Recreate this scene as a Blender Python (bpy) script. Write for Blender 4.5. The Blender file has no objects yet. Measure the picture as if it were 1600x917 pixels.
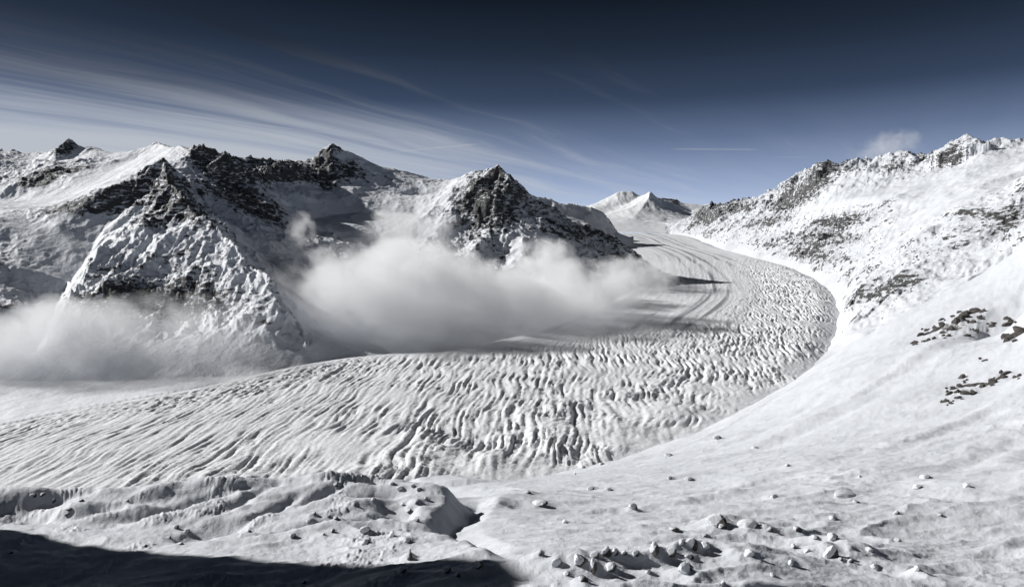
import bpy, math, random
import numpy as np
from mathutils import Vector

# ------------------------------------------------------------------ frame constants
F = 1062.0          # focal length in photo pixels (1600 wide)
CX, HY = 800.0, 400.0   # principal column, horizon row
SUN_EL, SUN_AZ = 27.0, -20.0   # elevation; sunlight travels towards +X turned SUN_AZ degrees away from the viewer

sc = bpy.context.scene
COL = sc.collection

# ------------------------------------------------------------------ camera
cam_d = bpy.data.cameras.new('camera')
cam = bpy.data.objects.new('camera', cam_d)
COL.objects.link(cam)
cam.location = (0, 0, 0)
cam.rotation_euler = (math.radians(90), 0, 0)
cam_d.sensor_width = 36.0
cam_d.lens = 36.0 * F / 1600.0
cam_d.shift_y = -(458.5 - HY) / 1600.0
cam_d.clip_start = 1.0
cam_d.clip_end = 80000.0
sc.camera = cam

# ------------------------------------------------------------------ colour management / sampling
sc.view_settings.view_transform = 'Standard'
sc.view_settings.look = 'None'
sc.view_settings.exposure = 0.28
sc.view_settings.gamma = 1.0
sc.render.engine = 'CYCLES'
cy = sc.cycles
cy.use_denoising = True
cy.max_bounces = 12
cy.diffuse_bounces = 3
cy.glossy_bounces = 1
cy.volume_bounces = 12
cy.volume_step_rate = 1.0
cy.volume_max_steps = 96
cy.use_adaptive_sampling = True
cy.adaptive_threshold = 0.02

# ------------------------------------------------------------------ node helpers
class NT:
    def __init__(s, tree):
        s.t = tree; s.n = tree.nodes; s.l = tree.links
    def node(s, typ, **kw):
        n = s.n.new(typ)
        for k, v in kw.items(): setattr(n, k, v)
        return n
    def set(s, sock, v):
        if hasattr(v, 'is_linked') or isinstance(v, bpy.types.NodeSocket): s.l.new(v, sock)
        else: sock.default_value = v
    def math(s, op, a, b=0.0, c=0.0, clamp=False):
        n = s.node('ShaderNodeMath', operation=op, use_clamp=clamp)
        s.set(n.inputs[0], a); s.set(n.inputs[1], b)
        if op in ('MULTIPLY_ADD', 'SMOOTH_MIN', 'SMOOTH_MAX'): s.set(n.inputs[2], c)
        return n.outputs[0]
    def vmath(s, op, a, b=(0, 0, 0)):
        n = s.node('ShaderNodeVectorMath', operation=op)
        s.set(n.inputs[0], a)
        if op == 'SCALE': s.set(n.inputs['Scale'], b)
        else: s.set(n.inputs[1], b)
        return n.outputs['Value'] if op in ('LENGTH', 'DOT_PRODUCT') else n.outputs[0]
    def noise(s, vec, scale, detail=4.0, rough=0.5, dist=0.0, out='Fac', ridged=False):
        n = s.node('ShaderNodeTexNoise')
        if vec is not None: s.l.new(vec, n.inputs['Vector'])
        n.inputs['Scale'].default_value = scale; n.inputs['Detail'].default_value = detail
        n.inputs['Roughness'].default_value = rough; n.inputs['Distortion'].default_value = dist
        return n.outputs[out]
    def ramp(s, fac, stops, interp='LINEAR'):
        n = s.node('ShaderNodeValToRGB'); cr = n.color_ramp; cr.interpolation = interp
        while len(cr.elements) < len(stops): cr.elements.new(0.5)
        for e, (p, c) in zip(cr.elements, stops):
            e.position = p; e.color = (*c, 1) if len(c) == 3 else c
        s.l.new(fac, n.inputs[0]); return n.outputs[0]
    def mapr(s, v, a, b, c=0.0, d=1.0, smooth=True):
        n = s.node('ShaderNodeMapRange'); n.interpolation_type = 'SMOOTHSTEP' if smooth else 'LINEAR'
        s.set(n.inputs['Value'], v)
        for k, x in zip(('From Min', 'From Max', 'To Min', 'To Max'), (a, b, c, d)): s.set(n.inputs[k], x)
        return n.outputs[0]
    def mix(s, f, a, b, mode='MIX'):
        n = s.node('ShaderNodeMix', data_type='RGBA', blend_type=mode)
        s.set(n.inputs[0], f); s.set(n.inputs[6], a); s.set(n.inputs[7], b)
        return n.outputs[2]
    def xyz(s, x, y, z):
        n = s.node('ShaderNodeCombineXYZ'); s.set(n.inputs[0], x); s.set(n.inputs[1], y); s.set(n.inputs[2], z)
        return n.outputs[0]
    def sep(s, v):
        n = s.node('ShaderNodeSeparateXYZ'); s.l.new(v, n.inputs[0]); return n.outputs

# ------------------------------------------------------------------ world: Nishita sky, graded like a polarised high-altitude sky, with cirrus
world = bpy.data.worlds.new('World'); sc.world = world; world.use_nodes = True
w = NT(world.node_tree); w.n.clear()
sky = w.node('ShaderNodeTexSky'); sky.sky_type = 'NISHITA'; sky.sun_disc = False
sky.sun_elevation = math.radians(SUN_EL)
sky.altitude = 2300.0; sky.air_density = 1.0; sky.dust_density = 0.6; sky.ozone_density = 1.0
# light travels along (cos az, sin az): the sun stands at the opposite bearing
sun_from = Vector((-math.cos(math.radians(SUN_AZ)) * math.cos(math.radians(SUN_EL)),
                   -math.sin(math.radians(SUN_AZ)) * math.cos(math.radians(SUN_EL)), math.sin(math.radians(SUN_EL))))
sky.sun_rotation = math.atan2(sun_from.x, sun_from.y)
tc = w.node('ShaderNodeTexCoord')
d = tc.outputs['Generated']
dn = w.vmath('NORMALIZE', d)
sx, sy, sz = w.sep(dn)[:3]
zc = w.math('MAXIMUM', sz, 0.0)
grade = w.ramp(zc, [(0.0, (.64, .68, .75)), (0.065, (.50, .56, .69)), (0.11, (.31, .37, .52)), (0.165, (.135, .18, .285)), (0.22, (.052, .074, .122)),
                    (0.29, (.022, .033, .054)), (0.36, (.0085, .0125, .021)), (0.6, (.007, .011, .019)), (1.0, (.007, .011, .019))])
SKYCOL = grade
nish = w.vmath('SCALE', sky.outputs[0], 0.10)
# desaturated Nishita luminance keeps its own bearing-dependent brightness
bw = w.node('ShaderNodeRGBToBW'); w.l.new(nish, bw.inputs[0])
lum = w.math('POWER', w.math('DIVIDE', bw.outputs[0], 0.30), 0.35)
base = w.vmath('MULTIPLY', w.vmath('SCALE', grade, lum), (.90, .99, 1.10))
# cirrus on a plane high above
pz = w.math('ADD', zc, 0.025)
ca, sa = math.cos(math.radians(36)), math.sin(math.radians(36))
pu = w.math('DIVIDE', w.math('SUBTRACT', w.math('MULTIPLY', sx, ca), w.math('MULTIPLY', sy, sa)), pz)  # across streaks
pv = w.math('DIVIDE', w.math('ADD', w.math('MULTIPLY', sx, sa), w.math('MULTIPLY', sy, ca)), pz)      # along streaks
wv = w.noise(w.xyz(w.math('MULTIPLY', pu, 0.5), w.math('MULTIPLY', pv, 0.22), 3.0), 1.0, 3.0, 0.5)
pu2 = w.math('ADD', pu, w.math('MULTIPLY', w.math('SUBTRACT', wv, 0.5), 1.1))
fine = w.noise(w.xyz(w.math('MULTIPLY', pu2, 2.4), w.math('MULTIPLY', pv, 0.26), 0.0), 1.0, 8.0, 0.62, 0.25)
broad = w.noise(w.xyz(w.math('MULTIPLY', pu2, 0.55), w.math('MULTIPLY', pv, 0.13), 15.7), 1.0, 3.0, 0.5)
azim = w.math('DIVIDE', sx, w.math('MAXIMUM', w.math('ABSOLUTE', sy), 0.05))     # left is negative
leftw = w.mapr(azim, 0.12, -0.55, 0.0, 1.0)
cov = w.math('ADD', w.math('MULTIPLY', broad, 0.55), w.math('MULTIPLY', fine, 0.65))
loww = w.mapr(zc, 0.25, 0.12, 0.0, 1.0)
cov = w.math('ADD', cov, w.math('MULTIPLY', w.math('MULTIPLY', leftw, loww), 0.26))
cov = w.math('SUBTRACT', cov, w.math('MULTIPLY', w.mapr(azim, 0.1, 0.6), 0.12))
cirr = w.mapr(cov, 0.56, 0.95, 0.0, 1.0)
cbright = w.mapr(zc, 0.30, 0.13, 0.022, 0.74)
cirr_amt = w.math('MULTIPLY', cirr, 1.0, clamp=True)
ccol = w.vmath('SCALE', w.node('ShaderNodeRGB').outputs[0], cbright)
for n in w.n:
    if n.bl_idname == 'ShaderNodeRGB': n.outputs[0].default_value = (0.86, 0.93, 1.05, 1)
skyc = w.mix(w.math('MULTIPLY', cirr_amt, 0.85), base, ccol)
# low veil towards the horizon, thickest on the sun side
def contrail(col, p0, p1, wid, amt):
    a = Vector(((p0[0] - CX) / F, 1, (HY - p0[1]) / F)).normalized()
    b = Vector(((p1[0] - CX) / F, 1, (HY - p1[1]) / F)).normalized()
    n = a.cross(b).normalized(); mid = ((a + b) / 2).normalized(); half = (a - b).length / 2
    tdir = (b - a).normalized()
    off = w.math('ABSOLUTE', w.vmath('DOT_PRODUCT', dn, tuple(n)))
    al = w.vmath('DOT_PRODUCT', dn, tuple(tdir))
    al = w.math('ABSOLUTE', w.math('SUBTRACT', al, mid.dot(tdir)))
    wob = w.noise(dn, 60.0, 4.0, 0.6)
    e = w.mapr(off, wid, 0.0, 0.0, 1.0)
    m = w.math('MULTIPLY', w.math('MULTIPLY', e, w.mapr(al, half, half * 0.55, 0.0, 1.0)), w.mapr(wob, 0.25, 0.65, 0.3, amt))
    m = w.math('MULTIPLY', m, w.mapr(sy, 0.0, 0.1))
    return w.mix(m, col, (0.42, 0.46, 0.54, 1))
skyc = contrail(skyc, (597, 239), (762, 224), 0.0020, 0.75)
skyc = contrail(skyc, (1040, 233), (1195, 234), 0.0020, 0.45)
skyc = contrail(skyc, (190, 168), (650, 226), 0.0016, 0.35)
skyc = contrail(skyc, (1205, 246), (1270, 246), 0.0012, 0.25)
veil = w.math('MULTIPLY', w.mapr(zc, 0.225, 0.125), w.mapr(azim, 0.25, -0.45, 0.12, 1.0))
veil = w.math('MULTIPLY', veil, w.mapr(w.math('ADD', fine, broad), 0.75, 1.12, 0.45, 1.0))
skyc = w.mix(w.math('MULTIPLY', veil, 0.85), skyc, (0.56, 0.60, 0.66, 1))
bg = w.node('ShaderNodeBackground'); w.l.new(skyc, bg.inputs[0]); bg.inputs[1].default_value = 0.70
wo = w.node('ShaderNodeOutputWorld'); w.l.new(bg.outputs[0], wo.inputs[0])

# ------------------------------------------------------------------ sun
sl = bpy.data.lights.new('sun', 'SUN'); sl.energy = 4.9; sl.angle = math.radians(0.5); sl.color = (1.0, 0.985, 0.965)
so = bpy.data.objects.new('sun', sl); COL.objects.link(so)
so.rotation_euler = sun_from.to_track_quat('Z', 'Y').to_euler()
so.location = (-3000, -500, 3000)

# ------------------------------------------------------------------ numpy noise
def _h(ix, iy, seed):
    n = (ix.astype(np.int64) * 374761393 + iy.astype(np.int64) * 668265263 + seed * 974634777) & 0xFFFFFFFF
    n = ((n ^ (n >> 13)) * 1274126177) & 0xFFFFFFFF
    n = ((n ^ (n >> 16)) * 2246822519) & 0xFFFFFFFF
    return (n ^ (n >> 15)) & 0xFFFFFFFF
_ANG = np.linspace(0, 2 * np.pi, 256, endpoint=False).astype(np.float32)
_GX, _GY = np.cos(_ANG), np.sin(_ANG)
def perlin(x, y, seed=0):
    x = np.asarray(x, np.float64); y = np.asarray(y, np.float64)
    x0 = np.floor(x); y0 = np.floor(y)
    fx = (x - x0).astype(np.float32); fy = (y - y0).astype(np.float32)
    x0 = x0.astype(np.int64); y0 = y0.astype(np.int64)
    u = fx * fx * fx * (fx * (fx * 6 - 15) + 10); v = fy * fy * fy * (fy * (fy * 6 - 15) + 10)
    def g(dx, dy):
        h = _h(x0 + dx, y0 + dy, seed) & 255
        return _GX[h] * (fx - dx) + _GY[h] * (fy - dy)
    a = g(0, 0); b = g(1, 0); c = g(0, 1); dd = g(1, 1)
    return ((a + (b - a) * u) + ((c + (dd - c) * u) - (a + (b - a) * u)) * v) * 1.5
def fbm(x, y, oct=5, seed=0, gain=0.5, lac=2.03):
    s = 0; a = 1.0; t = 0
    for o in range(oct):
        s = s + a * perlin(x, y, seed + o * 17); t += a; a *= gain; x = x * lac + 11.3; y = y * lac - 7.1
    return s / t
def ridged(x, y, oct=5, seed=0, gain=0.5, lac=2.07):
    s = 0; a = 1.0; t = 0; prev = 1.0
    for o in range(oct):
        n = 1 - np.abs(perlin(x, y, seed + o * 31)) * 1.6
        n = n * np.abs(n); s = s + a * n * prev; prev = np.clip(n, 0.15, 1); t += a; a *= gain
        x = x * lac + 5.7; y = y * lac + 3.9
    return s / t
def smooth(a, lo, hi):
    t = np.clip((a - lo) / (hi - lo), 0, 1); return t * t * (3 - 2 * t)
def erosion(px, py, dx, dy, seed):
    ix = np.floor(px); iy = np.floor(py); fx = (px - ix).astype(np.float32); fy = (py - iy).astype(np.float32)
    ix = ix.astype(np.int64); iy = iy.astype(np.int64)
    v = 0; vx = 0; vy = 0; wt = 0
    for i in (-1, 0, 1, 2):
        for j in (-1, 0, 1, 2):
            h = _h(ix + i, iy + j, seed)
            hx = ((h & 1023) / 1023.0 * 0.5).astype(np.float32); hy = (((h >> 10) & 1023) / 1023.0 * 0.5).astype(np.float32)
            ax = fx - i + hx - .25; ay = fy - j + hy - .25
            ww = np.exp(-(ax * ax + ay * ay) * 2.0)
            m = (ax * dx + ay * dy) * 6.2832
            cm = np.cos(m); sm = -np.sin(m)
            v = v + cm * ww; vx = vx + sm * (ax + dx) * ww; vy = vy + sm * (ay + dy) * ww; wt = wt + ww
    return v / wt, vx / wt, vy / wt
def gullies(X, Y, gx, gy, cell, oct=5, seed=5, gain=0.5):
    """branching downhill gullies; gx, gy is the slope of the smooth base"""
    dx = gy.astype(np.float32); dy = -gx.astype(np.float32)
    hx = 0; hy = 0; a = 1.0; tot = 0; fr = 1.0 / cell; out = 0
    for o in range(oct):
        v, ex, ey = erosion(X * fr, Y * fr, dx * 1.3 + hy * 0.9, dy * 1.3 - hx * 0.9, seed + o * 7)
        out = out + (2 / np.pi) * np.arcsin(np.clip(v * 1.15, -1, 1)) * a; hx = hx + ex * a; hy = hy + ey * a; tot += a; a *= gain; fr *= 2.0
    return out / tot

# ------------------------------------------------------------------ height sheets authored from 3-D lines
def glacier_z(X, Y):
    """smooth glacier surface, metres relative to the viewpoint"""
    return -430 + 0.085 * Y - 0.0000012 * np.maximum(Y - 7500, 0) ** 2
def on_glacier(px, py):
    q = (py - HY) / F
    return 430.0 / (q + 0.085)
def G(px, py, rest=0.0, down=6):      # a point of a margin, sunk a little below the ice
    return (px, py + down, on_glacier(px, py), rest)

def H(px, Y, below=110, rest=0.3):    # hidden point under the ice
    return (px, 309.7 + 456660.0 / Y + below, Y, rest)

def terrace(Z, X, Y, step, amount):
    """tilted ledges: cliffs between benches where the rock is bare"""
    t_ = (Z + .25 * X + fbm(X / 130, Y / 130, 4, 777) * 60) / step; fr = t_ - np.floor(t_)
    return Z + (smooth(fr, .35, .75) - fr) * step * .45 * np.clip(amount, 0, 1)

class Sheet:
    """regular grid in (bearing, ln distance); heights come from 3-D control lines joined by a membrane"""
    def __init__(s, us, vs, lines, blur=0, iters=(200, 120, 80, 50, 30, 20)):
        s.us = np.asarray(us, float); s.vs = np.asarray(vs, float)
        nu, nv = len(us), len(vs)
        K = 3
        lv = []
        a, b = nu, nv
        while min(a, b) > 12: lv.append((a, b)); a = (a + 1) // 2; b = (b + 1) // 2
        lv = lv[::-1]
        cur = None
        # weights: cell aspect
        du = (us[-1] - us[0]) / F / nu; dv = (vs[-1] - vs[0]) / nv
        wu = 1 / du ** 2; wv = 1 / dv ** 2; t = 2 * (wu + wv); wu /= t; wv /= t
        allpts = []
        for L in lines:
            L = [(p[0], p[1], math.log(p[2]), p[3] if len(p) > 3 else 0.5, p[4] if len(p) > 4 else 0.5) for p in L]
            pts = []
            for p, q in zip(L[:-1], L[1:]):
                m = max(2, int(max(abs(q[0] - p[0]) / F / du, abs(q[2] - p[2]) / dv) * 1.5) + 2)
                tt = np.linspace(0, 1, m)[:, None]
                pts.append(np.array(p)[None] * (1 - tt) + np.array(q)[None] * tt)
            if len(L) == 1: pts = [np.array(L)]
            allpts.append(np.concatenate(pts))
        P = np.concatenate(allpts)
        iu = np.interp(P[:, 0], us, np.arange(nu)); iv = np.interp(P[:, 2], vs, np.arange(nv))
        ok = (P[:, 0] >= us[0]) & (P[:, 0] <= us[-1]) & (P[:, 2] >= vs[0]) & (P[:, 2] <= vs[-1])
        iu, iv, val = iu[ok], iv[ok], P[ok][:, [1, 3, 4]]
        for li, (a, b) in enumerate(lv):
            fi = np.round(iu * (a - 1) / (nu - 1)).astype(int); fj = np.round(iv * (b - 1) / (nv - 1)).astype(int)
            idx = fj * a + fi
            cnt = np.bincount(idx, minlength=a * b).astype(float)
            mk = (cnt > 0).reshape(b, a)
            cv = np.stack([(np.bincount(idx, weights=val[:, k], minlength=a * b) / np.maximum(cnt, 1)).reshape(b, a) for k in range(K)], -1)
            if cur is None: cur = np.zeros((b, a, K)) + val.mean(0)
            else:
                xi = np.linspace(0, cur.shape[1] - 1, a); yi = np.linspace(0, cur.shape[0] - 1, b)
                cur = s._bil(cur, xi[None].repeat(b, 0), yi[:, None].repeat(a, 1))
            n = 400 if li == 0 else (150 if li < len(lv) - 3 else (60 if li < len(lv) - 1 else 12))
            for _ in range(n):
                p = np.pad(cur, ((1, 1), (1, 1), (0, 0)), mode='edge')
                cur = wu * (p[1:-1, :-2] + p[1:-1, 2:]) + wv * (p[:-2, 1:-1] + p[2:, 1:-1])
                cur[mk] = cv[mk]
        for _ in range(blur):
            p = np.pad(cur, ((1, 1), (1, 1), (0, 0)), mode='edge')
            cur = 0.5 * cur + 0.125 * (p[1:-1, :-2] + p[1:-1, 2:] + p[:-2, 1:-1] + p[2:, 1:-1])
        s.q = cur
        s.U, s.V = np.meshgrid(s.us, s.vs)
        s.Y = np.exp(s.V); s.X = (s.U - CX) / F * s.Y
        s._set()
    @staticmethod
    def _bil(A, x, y):
        h, wd = A.shape[:2]
        x = np.clip(x, 0, wd - 1.001); y = np.clip(y, 0, h - 1.001)
        x0 = x.astype(int); y0 = y.astype(int); fx = (x - x0); fy = (y - y0)
        if A.ndim == 3: fx = fx[..., None]; fy = fy[..., None]
        return (A[y0, x0] * (1 - fx) + A[y0, x0 + 1] * fx) * (1 - fy) + (A[y0 + 1, x0] * (1 - fx) + A[y0 + 1, x0 + 1] * fx) * fy
    def warp(s, amp, wav, seed):
        """bend the control lines a little, like real ridges"""
        nv, nu = s.U.shape
        a = fbm(s.U / wav, s.V * F / wav * 0.6, 3, seed) * amp; b = fbm(s.U / wav + 40, s.V * F / wav * 0.6 + 9, 3, seed + 3) * amp
        xi = np.arange(nu)[None].repeat(nv, 0) + a / np.gradient(s.us)[None]
        yi = np.arange(nv)[:, None].repeat(nu, 1) + b / F / np.gradient(s.vs)[:, None]
        s.q = s._bil(s.q, xi, yi); s._set()
    def _set(s):
        s.Z = (HY - s.q[..., 0]) / F * s.Y; s.rough = s.q[..., 1]; s.rocky = s.q[..., 2]
    def slope(s, Z=None):
        Z = s.Z if Z is None else Z
        zu = np.gradient(Z, axis=1) / np.maximum(np.gradient(s.X, axis=1), 1e-6)       # dZ/dX at constant Y
        xr = s.X / s.Y
        zr = np.gradient(Z, axis=0) / np.gradient(s.Y, axis=0)                          # along the bearing
        return zu, zr - zu * xr
    def peak(s, px, py, Yp, reach, steep=1.15):
        """a pointed rock summit: sharp cone with uneven ribs"""
        xp = (px - CX) / F * Yp; zp = (HY - py) / F * Yp
        dx = s.X - xp; dy = s.Y - Yp; dd = np.hypot(dx, dy); m = dd < reach * 1.6
        a = np.arctan2(dy[m], dx[m]); dm = dd[m]
        ribs = 1 + .30 * np.cos(a * 3 + px) + .12 * np.cos(a * 7 + py) + .30 * fbm(s.X[m] / 50, s.Y[m] / 50, 4, int(px))
        cone = zp - dm * steep * ribs - 6 * np.abs(fbm(s.X[m] / 18, s.Y[m] / 18, 3, int(py))) * smooth(dm, 3, 40)
        s.Z[m] = np.maximum(s.Z[m], np.where(dm < reach, cone, -1e4))
    def hit(s, px, py):
        """nearest point of the sheet met by the bearing px at apparent height py"""
        i = int(np.clip(np.searchsorted(s.us, px), 1, len(s.us) - 1))
        pp = HY - F * s.Z[:, i] / s.Y[:, i]
        k = np.where(pp <= py)[0]
        j = int(k[0]) if len(k) else int(np.argmin(pp))
        if j > 0:
            t = (pp[j - 1] - py) / max(pp[j - 1] - pp[j], 1e-6); t = min(max(t, 0), 1)
        else: t = 1
        Yc = s.Y[j - 1, i] * (1 - t) + s.Y[j, i] * t if j > 0 else s.Y[j, i]
        Zc = s.Z[j - 1, i] * (1 - t) + s.Z[j, i] * t if j > 0 else s.Z[j, i]
        return ((px - CX) / F * Yc, Yc, Zc)
    def height(s, x, y):
        return float(s._bil(s.Z, np.array([np.interp(CX + F * x / y, s.us, np.arange(len(s.us)))]), np.array([np.interp(math.log(y), s.vs, np.arange(len(s.vs)))]))[0])
    def blobs(s, bl, ky=3.0):
        m = np.zeros_like(s.Z)
        for px, py, rx, ry, a in bl:
            c = s.hit(px, py); k = c[1] / F
            e = ((s.X - c[0]) / (rx * k)) ** 2 + ((s.Z - c[2]) / (ry * k)) ** 2 + ((s.Y - c[1]) / (ky * max(rx, ry) * k)) ** 2
            m += a * np.exp(-e)
        return m

def grid_mesh(name, X, Y, Z, attrs, mat, label=None, kind='structure', keep=None):
    nv, nu = X.shape
    idx = np.arange(nv * nu).reshape(nv, nu)
    quads = np.stack([idx[:-1, :-1], idx[:-1, 1:], idx[1:, 1:], idx[1:, :-1]], -1).reshape(-1, 4)
    co = np.stack([X, Y, Z], -1).reshape(-1, 3).astype(np.float32)
    if keep is not None:
        kq = keep[:-1, :-1].ravel()
        quads = quads[kq]
        used = np.zeros(nv * nu, bool); used[quads.ravel()] = True
        rem = np.cumsum(used) - 1; quads = rem[quads]; co = co[used]
        attrs = {k: v.ravel()[used] for k, v in attrs.items()}
    me = bpy.data.meshes.new(name)
    me.vertices.add(len(co)); me.vertices.foreach_set('co', co.ravel())
    n = len(quads)
    me.loops.add(n * 4); me.loops.foreach_set('vertex_index', quads.ravel().astype(np.int32))
    me.polygons.add(n)
    me.polygons.foreach_set('loop_start', np.arange(0, n * 4, 4, dtype=np.int32))
    me.polygons.foreach_set('loop_total', np.full(n, 4, np.int32))
    me.polygons.foreach_set('use_smooth', np.ones(n, bool))
    me.update()
    for k, v in attrs.items():
        at = me.attributes.new(k, 'FLOAT', 'POINT'); at.data.foreach_set('value', np.ascontiguousarray(v, dtype=np.float32).ravel())
    me.materials.append(mat)
    o = bpy.data.objects.new(name, me); COL.objects.link(o)
    o['kind'] = kind
    if label: o['label'] = label
    return o

# ------------------------------------------------------------------ materials
def snow_rock(name, rock_scale, snow_col=(0.70, 0.72, 0.755), rock_a=(0.03, 0.03, 0.032), rock_b=(0.10, 0.097, 0.093),
              bump_snow=0.25, bump_scale=0.02, rock_bump=6.0, soft=0.06, speck=0.0, speck_bump=0.0, k=0.34, rmax=0.62):
    m = bpy.data.materials.new(name); m.use_nodes = True
    t = NT(m.node_tree); t.n.clear()
    geo = t.node('ShaderNodeNewGeometry'); P = geo.outputs['Position']
    at = t.node('ShaderNodeAttribute'); at.attribute_name = 'rock'
    r = at.outputs['Fac']
    n1 = t.noise(P, rock_scale, 7.0, 0.62, 0.4)
    # strata: stretched noise
    mp = t.node('ShaderNodeMapping'); mp.inputs['Rotation'].default_value = (0.5, 0.35, 0.6); mp.inputs['Scale'].default_value = (0.4, 0.7, 2.4)
    t.l.new(P, mp.inputs[0])
    n2 = t.noise(mp.outputs[0], rock_scale * 2.2, 7.0, 0.68, 0.3)
    nn = t.math('ADD', t.math('MULTIPLY', n1, 0.35), t.math('MULTIPLY', n2, 0.65))
    f = t.math('ADD', t.math('MINIMUM', r, rmax), t.math('MULTIPLY', t.math('SUBTRACT', nn, 0.5), k * 8))
    f = t.mapr(f, 0.5 - soft, 0.5 + soft)
    rc = t.mix(t.mapr(n2, 0.35, 0.7), (*rock_a, 1), (*rock_b, 1))
    big = t.noise(P, rock_scale * 0.13, 3.0, 0.5)
    scol = t.mix(t.mapr(big, 0.3, 0.7), (*[c * 0.95 for c in snow_col], 1), (*snow_col, 1))
    col = t.mix(f, scol, rc)
    b = t.node('ShaderNodeBump'); b.inputs['Strength'].default_value = 1.0; b.inputs['Distance'].default_value = 1.0
    s1 = t.noise(P, bump_scale, 6.0, 0.6)
    hs = t.math('MULTIPLY', s1, bump_snow)
    if speck_bump:
        sp = t.noise(P, speck, 3.0, 0.7)
        hs = t.math('ADD', hs, t.math('MULTIPLY', sp, speck_bump))
    hr = t.math('MULTIPLY', nn, rock_bump)
    h = t.math('ADD', t.math('MULTIPLY', hs, t.math('SUBTRACT', 1.0, t.math('MULTIPLY', f, 0.8))), t.math('MULTIPLY', hr, f))
    t.l.new(h, b.inputs['Height'])
    bs = t.node('ShaderNodeBsdfPrincipled')
    t.l.new(col, bs.inputs['Base Color']); bs.inputs['Roughness'].default_value = 0.7
    bs.inputs['Specular IOR Level'].default_value = 0.25
    t.l.new(b.outputs[0], bs.inputs['Normal'])
    o = t.node('ShaderNodeOutputMaterial'); t.l.new(bs.outputs[0], o.inputs[0])
    return m

M_left = snow_rock('left_range_snow_rock', 0.026, rock_bump=14, bump_snow=5, bump_scale=0.03)
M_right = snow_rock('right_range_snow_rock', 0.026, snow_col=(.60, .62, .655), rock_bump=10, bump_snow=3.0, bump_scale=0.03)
M_far = snow_rock('far_range_snow_rock', 0.008, snow_col=(.76, .775, .80), rock_bump=25, bump_snow=5, bump_scale=0.012)
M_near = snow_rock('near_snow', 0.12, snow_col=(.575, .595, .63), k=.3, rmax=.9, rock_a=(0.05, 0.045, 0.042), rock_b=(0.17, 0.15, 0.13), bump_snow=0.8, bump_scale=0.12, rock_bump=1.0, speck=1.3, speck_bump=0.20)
M_ice = snow_rock('glacier_snow', 0.05, snow_col=(.75, .765, .79), rmax=.9, rock_a=(0.16, 0.165, 0.18), rock_b=(0.34, 0.35, 0.38), bump_snow=1.6, bump_scale=0.12, rock_bump=0.6, soft=0.35, k=0.1)

def dens(a, b, n): return np.linspace(a, b, n)
def cols(lo, a, b, hi, n, ne):
    return np.concatenate([np.linspace(lo, a, ne, endpoint=False), np.linspace(a, b, n, endpoint=False), np.linspace(b, hi, ne)])

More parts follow.
